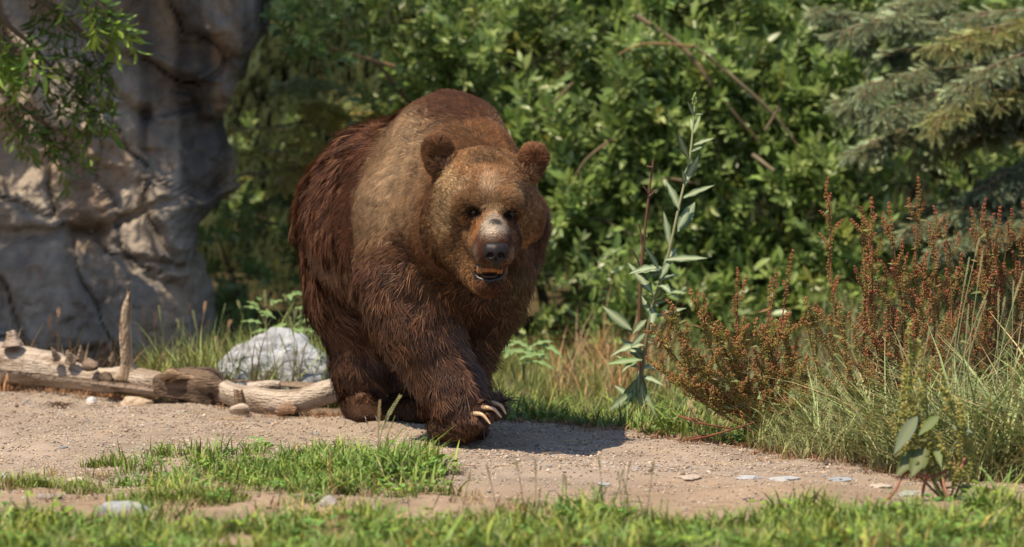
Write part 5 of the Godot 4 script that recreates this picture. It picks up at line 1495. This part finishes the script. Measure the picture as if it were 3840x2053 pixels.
func build_twigs() -> void:
	var root := thing("fallen_twig", "dry reddish brown twig lying on the path edge under the first dock", "twig")
	for r in [[2545, 1560, 2640, 1590, 2750, 1610, 0.0045], [2590, 1650, 2700, 1625, 2830, 1585, 0.005], [2560, 1655, 2600, 1640, 2660, 1630, 0.003], [2640, 1590, 2610, 1570, 2570, 1575, 0.0025], [2700, 1625, 2740, 1590, 2760, 1570, 0.0025]]:
		var m := Maker.new()
		tube(m, [at(r[0], r[1], 0.35), at(r[2], r[3], 0.4), at(r[4], r[5], 0.35)], r[6], r[6] * 0.6, 14, 6, tone(0.20, 0.085, 0.05), 0.3, 30.0)
		put("twig", m.done(), paint("bark", 0.85, 0.0, 0.3), root)
	var clod := thing("dead_root_clump", "small dark clump of dead roots lying on the gravel left of the bear", "twig")
	for k in 16:
		var p := foot(205 + rr(-35, 40), 1528 + rr(-4, 4))
		var a := rr(0, TAU)
		var m := Maker.new()
		tube(m, [p, p + Vector3(cos(a) * 0.025, 0.018, sin(a) * 0.02), p + Vector3(cos(a + 0.5) * 0.055, 0.004, sin(a + 0.5) * 0.05)], 0.0025, 0.001, 6, 4, tone(0.10, 0.055, 0.035))
		put("twig", m.done(), paint("bark", 0.85, 0.0, 0.3), clod)
	var stalk := thing("reddish_stalk", "thin leaning reddish dry stalk in front of the grass patch", "plant")
	var m2 := Maker.new()
	tube(m2, [at(1262, 1915, 2.2), at(1250, 1840, 2.2), at(1238, 1760, 2.2), at(1243, 1690, 2.2)], 0.004, 0.0015, 16, 6, tone(0.30, 0.13, 0.06), 0.3, 30.0)
	put("stem", m2.done(), paint("stem", 0.55, 0.1), stalk)
	var ts := []
	var cs := []
	var st := Maker.new()
	tube(st, [Vector3(-0.5, 0, 0), Vector3(0, 0.05, 0.04), Vector3(0.5, 0.01, 0)], 0.016, 0.01, 5, 4, Color.WHITE)
	var sm := st.done()
	for k in 1700:
		var x := rr(-2.2, 2.2)
		var z := rr(-2.4, 3.0)
		var e := past_edge(x, z)
		if e > 0.3 or (e < -0.5 and rng.randf() < 0.6 and z < 1.6): continue
		ts.append(Transform3D(Basis.from_euler(Vector3(0, rr(0, TAU), rr(-0.06, 0.06))) * Basis.from_scale(Vector3(1, 0.6, 0.6) * rr(0.025, 0.11)), Vector3(x, ground_y(x, z) + 0.006, z)))
		cs.append(vary(tone(0.50, 0.37, 0.20) if rng.randf() < 0.6 else tone(0.22, 0.12, 0.07), 0.3))
	tag(scatter("straw", sm, paint("straw", 0.7, 0.2), ts, cs), "scattered dry straw and bits of stem lying on the path", "straw")

# ---------- grass
func seed_grass(parent: Node3D, a: Vector3, b: Vector3, head: float, col: Color, seed_col: Color, fat := 0.006) -> void:
	var m := Maker.new()
	var mid := a.lerp(b, 0.5) + Vector3(-(b.x - a.x) * 0.18, 0, 0)
	var pts := [a, mid, b]
	tube(m, pts, 0.0018, 0.001, 12, 4, col)
	put("stem", m.done(), paint("straw", 0.7, 0.2), parent)
	m = Maker.new()
	var cnt := int(head / 0.007)
	for k in cnt * 2:
		var t := 1.0 - head / (b - a).length() * (1.0 - float(k) / (cnt * 2))
		var p := bend(pts, t)
		var d := (bend(pts, t + 0.01) - bend(pts, t - 0.03)).normalized()
		var out := d.cross(Vector3(0, 0, 1)).normalized() * (1 if k % 2 else -1)
		var taper := fat * (0.35 + 0.65 * sin(PI * (0.15 + 0.8 * float(k) / (cnt * 2)))) * rr(0.7, 1.2)
		ball(m, Vector3(taper * 0.4, fat * 1.2, taper * 0.35), 3, 5, vary(seed_col, 0.2), Transform3D(frame(d + out * 0.6, Vector3.BACK), p + out * taper * 0.6))
	put("seed_head", m.done(), paint("straw", 0.7, 0.2), parent)

func meadow(called: String, label: String, meshes: Array, count: int, pick: Callable, size: Callable, tint: Callable) -> void:
	var lists := []
	var tints := []
	for k in meshes.size():
		lists.append([])
		tints.append([])
	var tries := 0
	var made := 0
	while made < count and tries < count * 12:
		tries += 1
		var p: Variant = pick.call()
		if p == null: continue
		var q: Vector3 = p
		q.y = ground_y(q.x, q.z) - 0.004
		var j := rng.randi() % meshes.size()
		var s: float = size.call(q)
		lists[j].append(Transform3D(Basis.from_euler(Vector3(rr(-0.22, 0.22), rr(0, TAU), rr(-0.22, 0.22))) * Basis.from_scale(Vector3(1.0, rr(0.8, 1.2), 1.0) * s), q))
		tints[j].append(tint.call(q))
		made += 1
	var root := Node3D.new()
	root.name = numbered(called)
	add_child(root, true)
	tag(root, label, "grass", "", "stuff")
	for j in meshes.size(): scatter("grass", meshes[j], paint("grass blade", 0.5, 0.45, 0.4), lists[j], tints[j], root)

func build_grass() -> void:
	var lush := []
	for k in 3: lush.append(tuft(13, 0.06, 0.12, 1.25, 0.0044, tone(0.13, 0.18, 0.045), tone(0.20, 0.32, 0.07)))
	var clover := Maker.new()
	for k in 18:
		var a := rr(0, TAU)
		var lm := Maker.new()
		leaf(lm, 0.42, 0.2, 0.2, 4, tone(0.13, 0.27, 0.04), tone(0.18, 0.32, 0.07))
		var p := Vector3(cos(a), 0, sin(a)) * 0.05 * sqrt(rng.randf()) + Vector3(0, rr(0.012, 0.045), 0)
		clover.append(lm, Transform3D(frame(Vector3(cos(a), rr(0.1, 0.8), sin(a)), Vector3.UP) * Basis.from_scale(Vector3.ONE * rr(0.014, 0.03)), p), Color.WHITE * rr(0.8, 1.2))
	lush.append(clover.done())
	lush.append(lush[3])
	var dry := [tuft(12, 0.06, 0.09, 1.2, 0.0034, tone(0.36, 0.25, 0.13), tone(0.46, 0.35, 0.18))]
	var field_grass := []
	for k in 3: field_grass.append(tuft(11, 0.06, 0.30, 0.9, 0.0036, tone(0.17, 0.18, 0.06), tone(0.24, 0.32, 0.10), 5))
	var blue := []
	for k in 3: blue.append(tuft(8, 0.07, 0.46, 1.2, 0.0060, tone(0.27, 0.25, 0.11), tone(0.29, 0.38, 0.135), 5))
	var straw := [tuft(9, 0.06, 0.33, 1.1, 0.0028, tone(0.42, 0.32, 0.17), tone(0.55, 0.46, 0.26), 5)]

	# the strip nearest the camera
	meadow("foreground_grass", "strip of short green grass and clover across the foreground", lush, 3300,
		func() -> Variant:
			var p := Vector3(rr(-2.1, 2.1), 0, rr(2.3, 4.3))
			var edge := 3.0 - 0.17 * p.x + 0.5 * broad.get_noise_2d(p.x * 1.6, 3.0)
			return p if p.z > edge + rr(-0.12, 0.25) and broad.get_noise_2d(p.x * 3.1, p.z * 3.1) > -0.2 else null,
		func(p: Vector3) -> float: return rr(0.4, 1.05) * (1.0 + 0.7 * broad.get_noise_2d(p.x * 4.0, p.z * 4.0)),
		func(p: Vector3) -> Color: return vary(Color(1.5, 1.15, 0.8) if rng.randf() < 0.4 else Color(1, 1, 1), 0.25))
	meadow("dry_grass", "dry straw coloured grass mixed into the foreground turf", dry, 700,
		func() -> Variant:
			var p := Vector3(rr(-2.1, 2.1), 0, rr(1.3, 4.2))
			return p if broad.get_noise_2d(p.x * 2.0 + 9.0, p.z * 2.0) > 0.04 and (p.z > 2.9 or (p.x < -0.1 and rng.randf() < 0.5)) else null,
		func(p: Vector3) -> float: return rr(0.4, 0.9),
		func(p: Vector3) -> Color: return vary(Color(1, 1, 1), 0.2))
	# the patch in front of the bear
	meadow("grass_patch", "bright green patch of grass and clover on the soil in front of the bear", lush, 900,
		func() -> Variant:
			var f := foot(rr(430, 1650), rr(1660, 1920))
			var u := Vector2((f.x + 0.84) / 0.64, (f.z - 1.5 - 0.1 * f.x) / 0.85)
			if f.x < -0.75 and rng.randf() < 0.55: return null
			return f if u.length() < 0.7 + 0.8 * broad.get_noise_2d(f.x * 3.0, f.z * 3.0) + 0.4 * fine.get_noise_2d(f.x * 5.0, f.z * 5.0) + rr(-0.35, 0.3) else null,
		func(p: Vector3) -> float: return rr(0.5, 0.95) * (1.0 + 0.55 * smoothstep(-0.75, -0.35, p.x)),
		func(p: Vector3) -> Color: return vary(Color(1.4, 1.15, 0.85) if rng.randf() < 0.35 else Color(1, 1, 1), 0.25))
	var sp := 0
	for s in [[70, 1815, 0.14, 60, "small grass tuft beside the flat cream stones at the frame's edge"], [560, 1895, 0.13, 60, "grass tuft right behind the largest foreground stone"], [780, 1890, 0.12, 50, "yellowish grass tuft at the near edge of the grass patch"], [410, 1745, 0.08, 30, "sparse grass tuft on the gravel above the cream stones"], [290, 1825, 0.06, 22, "short grass tuft just below the cream stone with grass at its foot"], [330, 1850, 0.06, 18, "tiny grass tuft in the bare soil above the largest stone"]]:
		var ctr := foot(s[0], s[1])
		var rad: float = s[2]
		meadow("grass_tuft", s[4], [lush[0], lush[1]], s[3],
			func() -> Variant:
				var a := rr(0, TAU)
				var d := rad * sqrt(rng.randf())
				return ctr + Vector3(cos(a) * d, 0, sin(a) * d * 0.8),
			func(p: Vector3) -> float: return rr(0.4, 0.75),
			func(p: Vector3) -> Color: return vary(Color(1.25, 1.05, 0.9), 0.25))
	# tall grass on the right
	var pick_right := func() -> Variant:
		var p := Vector3(rr(0.75, 2.5), 0, rr(-0.6, 2.2))
		var e := past_edge(p.x, p.z)
		return p if e > 0.02 + 0.10 * fine.get_noise_2d(p.x * 4.0, p.z) and e < 0.95 and p.x > 0.92 - 0.1 * e else null
	meadow("tall_grass", "tall blue green grass growing round the docks at the path's edge", blue, 1350, pick_right,
		func(p: Vector3) -> float: return rr(0.5, 1.25) * lerpf(0.72, 1.3, smoothstep(0.9, 1.9, p.x)) * lerpf(0.5, 1.0, smoothstep(0.0, 0.3, past_edge(p.x, p.z))),
		func(p: Vector3) -> Color: return vary(Color(1, 1, 1), 0.25))
	meadow("dry_grass", "straw coloured dry stalks among the tall grass by the docks", straw, 360, pick_right,
		func(p: Vector3) -> float: return rr(0.45, 1.1) * lerpf(0.62, 1.4, smoothstep(0.9, 2.0, p.x)) * lerpf(0.4, 1.0, smoothstep(0.0, 0.3, past_edge(p.x, p.z))),
		func(p: Vector3) -> Color: return vary(Color(1, 1, 1), 0.25))
	# behind the path
	var pick_back := func() -> Variant:
		var p := Vector3(rr(-1.7, 2.9), 0, rr(-4.6, 0.2))
		var e := past_edge(p.x, p.z)
		if e < 0.12: return null
		if p.x > 0.75 and (rng.randf() < 0.75 or e > 1.6): return null
		if p.x < -0.3 and p.z > -2.25 - 0.5 * (p.x + 1.0): return null     # the log lies there
		return p
	meadow("meadow_grass", "loose green grass behind the log and the path, before the shrubs", field_grass, 1900, pick_back,
		func(p: Vector3) -> float: return rr(0.3, 0.75),
		func(p: Vector3) -> Color: return vary(Color(1.25, 1.05, 0.8) if rng.randf() < 0.4 else Color(1, 1, 1), 0.25))
	meadow("high_grass", "tall green grass standing between the log and the boulder, left of the bear", field_grass, 700,
		func() -> Variant:
			var p := Vector3(rr(-1.6, -0.62), 0, rr(-3.3, -2.3))
			return p if p.z < -2.3 - 0.5 * (p.x + 1.0) and Vector2(p.x + 1.02, p.z + 2.62).length() > 0.17 else null,
		func(p: Vector3) -> float: return rr(0.7, 1.5) * lerpf(0.8, 1.0, smoothstep(-1.6, -1.0, p.x)),
		func(p: Vector3) -> Color: return vary(Color(1.3, 1.1, 0.9) if rng.randf() < 0.5 else Color(1, 1, 1), 0.25))
	meadow("undergrowth_grass", "dull green undergrowth behind the docks at the foot of the shrubs", field_grass, 1300,
		func() -> Variant:
			var p := Vector3(rr(0.6, 3.2), 0, rr(-4.6, -0.2))
			return p if past_edge(p.x, p.z) > 0.9 else null,
		func(p: Vector3) -> float: return rr(0.5, 1.0),
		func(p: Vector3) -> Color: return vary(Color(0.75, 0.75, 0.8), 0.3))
	meadow("dead_needles", "brown dead needles and short dry stems along the log and the path's far edge", [tuft(10, 0.05, 0.05, 1.6, 0.0024, tone(0.30, 0.155, 0.085), tone(0.42, 0.25, 0.14))], 750,
		func() -> Variant:
			var p := Vector3(rr(-2.3, 1.6), 0, rr(-2.6, 1.8))
			var e := past_edge(p.x, p.z)
			return p if e > -0.03 - 0.1 * rng.randf() and e < 0.3 else null,
		func(p: Vector3) -> float: return rr(0.5, 1.2),
		func(p: Vector3) -> Color: return vary(Color(1, 1, 1), 0.3))
	var plume := [tuft(8, 0.06, 0.36, 0.9, 0.0036, tone(0.34, 0.17, 0.075), tone(0.50, 0.29, 0.15), 5)]
	meadow("brown_grass", "dry orange brown grass plumes at the foot of the rock and shrubs", plume, 260,
		func() -> Variant:
			var p := Vector3(rr(-2.4, 1.7), 0, rr(-4.2, -2.4))
			return p if (p.x < -0.9 or (p.x > 0.2 and p.x < 0.75)) else null,
		func(p: Vector3) -> float: return rr(0.5, 1.15),
		func(p: Vector3) -> Color: return vary(Color(1, 1, 1), 0.3))
	meadow("low_grass", "short bright grass just beyond the path right of the bear", lush, 650,
		func() -> Variant:
			var p := Vector3(rr(-0.5, 0.95), 0, rr(-2.4, 0.3))
			var e := past_edge(p.x, p.z)
			return p if e > 0.05 and e < 1.3 else null,
		func(p: Vector3) -> float: return rr(0.6, 1.5),
		func(p: Vector3) -> Color: return vary(Color(1.3, 1.15, 0.9) if rng.randf() < 0.4 else Color(1, 1, 1), 0.25))

	# single seed-bearing grasses
	var g := thing("seed_grass", "pale green seed-headed grass stalks in front of the bear's hind paw", "grass")
	seed_grass(g, at(1415, 1690, 1.7), at(1502, 1482, 1.7), 0.13, tone(0.22, 0.25, 0.10), tone(0.38, 0.36, 0.16), 0.006)
	seed_grass(g, at(1418, 1690, 1.72), at(1424, 1500, 1.72), 0.11, tone(0.25, 0.22, 0.10), tone(0.36, 0.27, 0.14), 0.005)
	for b in [[1440, 1690, 1482, 1560], [1450, 1690, 1530, 1588], [1460, 1700, 1600, 1640]]:
		var m := Maker.new()
		var p := at(b[0], b[1], 1.75)
		var q := at(b[2], b[3], 1.75)
		tube(m, [p, p.lerp(q, 0.5) + Vector3(-0.004, 0, 0), q], 0.0022, 0.0012, 8, 4, tone(0.16, 0.24, 0.05))
		put("blade", m.done(), paint("grass blade", 0.5, 0.45, 0.4), g)
	g = tag(thing("seed_grass", "green seed-headed grass stalks standing behind the log beside the boulder", "grass"), "", "", "", "stuff")
	for k in 24:
		var x := rr(600, 1130)
		var z := rr(-3.2, -2.2)
		var lean := rr(-70, 70)
		seed_grass(g, at(x, 1440, z), at(x + lean, rr(1085, 1330), z), rr(0.04, 0.10), tone(0.16, 0.19, 0.07), tone(0.26, 0.27, 0.12), rr(0.003, 0.006))
	g = tag(thing("seed_grass", "brown seed-headed grass stalks at the foot of the rock behind the log", "grass"), "", "", "", "stuff")
	for k in 22:
		var x := rr(40, 900)
		var z := rr(-3.9, -2.8)
		seed_grass(g, at(x, 1400, z), at(x + rr(-30, 90), rr(1110, 1330), z), rr(0.04, 0.09), tone(0.30, 0.17, 0.09), tone(0.46, 0.27, 0.16), rr(0.005, 0.008))
	g = tag(thing("seed_grass", "pale seed-headed grass stalks rising above the tall grass by the frame's edge", "grass"), "", "", "", "stuff")
	for k in 18:
		var x := rr(3300, 3840)
		var z := rr(0.6, 1.5)
		seed_grass(g, at(x, 1560, z), at(x + rr(-60, 130), rr(860, 1150) if x > 3560 else rr(1180, 1380), z), rr(0.08, 0.16) if x > 3560 else rr(0.05, 0.09), tone(0.32, 0.34, 0.17), tone(0.40, 0.40, 0.2), 0.0034)
	g = tag(thing("seed_grass", "small tuft of straw coloured oat-like grass under the first dock", "grass"), "", "", "", "stuff")
	for k in 12:
		var x := rr(2600, 2720)
		seed_grass(g, at(x, 1640, 0.1), at(x + rr(-110, 90), rr(1480, 1590), 0.1 + rr(-0.1, 0.1)), rr(0.03, 0.05), tone(0.42, 0.33, 0.18), tone(0.58, 0.46, 0.26), 0.0055)
	g = tag(thing("seed_grass", "dark green grass stalks standing up out of the foreground turf", "grass"), "", "", "", "stuff")
	for k in 22:
		var x := rr(1380, 2500)
		seed_grass(g, at(x, 2010, 2.9), at(x + rr(-50, 50), rr(1700, 1900), 2.9), rr(0.03, 0.07), tone(0.15, 0.16, 0.06), tone(0.24, 0.2, 0.09), 0.004)

func _ready() -> void:
	rng.seed = 41
	fine.seed = 11
	fine.frequency = 1.0
	fine.fractal_octaves = 4
	broad.seed = 23
	broad.frequency = 1.0
	broad.fractal_octaves = 2
	cam = Camera3D.new()
	cam.name = "camera"
	cam.position = Vector3(0, 1.7, DEPTH)
	cam.rotation_degrees = Vector3(-3.011, 0, 0)
	var lens := CameraAttributesPhysical.new()
	lens.frustum_focal_length = 228.15
	lens.frustum_focus_distance = 19.65
	lens.frustum_near = 0.5
	lens.frustum_far = 400.0
	lens.exposure_aperture = 228.15 / 68.0
	cam.attributes = lens
	cam.far = 400.0
	add_child(cam)
	cam.current = true
	var sky := ProceduralSkyMaterial.new()
	sky.sky_top_color = Color(0.47, 0.56, 0.70)
	sky.sky_horizon_color = Color(0.80, 0.82, 0.82)
	sky.ground_bottom_color = Color(0.25, 0.22, 0.17)
	sky.ground_horizon_color = Color(0.45, 0.45, 0.42)
	sky.sky_curve = 0.12
	sky.sun_angle_max = 0.0
	var env := Environment.new()
	env.background_mode = Environment.BG_SKY
	env.sky = Sky.new()
	env.sky.sky_material = sky
	env.background_energy_multiplier = 1.15
	env.tonemap_mode = Environment.TONE_MAPPER_LINEAR
	env.tonemap_exposure = 1.27
	env.sdfgi_enabled = true
	env.ssao_enabled = true
	env.ssil_enabled = true
	var we := WorldEnvironment.new()
	we.name = "environment"
	we.environment = env
	add_child(we)
	var sun := DirectionalLight3D.new()
	sun.name = "sun"
	sun.light_energy = 1.6
	sun.light_color = Color(1.0, 0.93, 0.83)
	sun.light_angular_distance = 0.5
	sun.shadow_enabled = true
	sun.basis = Basis.looking_at(sun_dir, Vector3(0, 0, 1))
	add_child(sun)

	build_ground()
	build_rock()
	build_shrubs()
	build_spruces()
	build_leaf_tree()
	build_bear()
	build_log()
	build_stones()
	build_thistle()
	build_docks()
	build_grass()
	build_twigs()
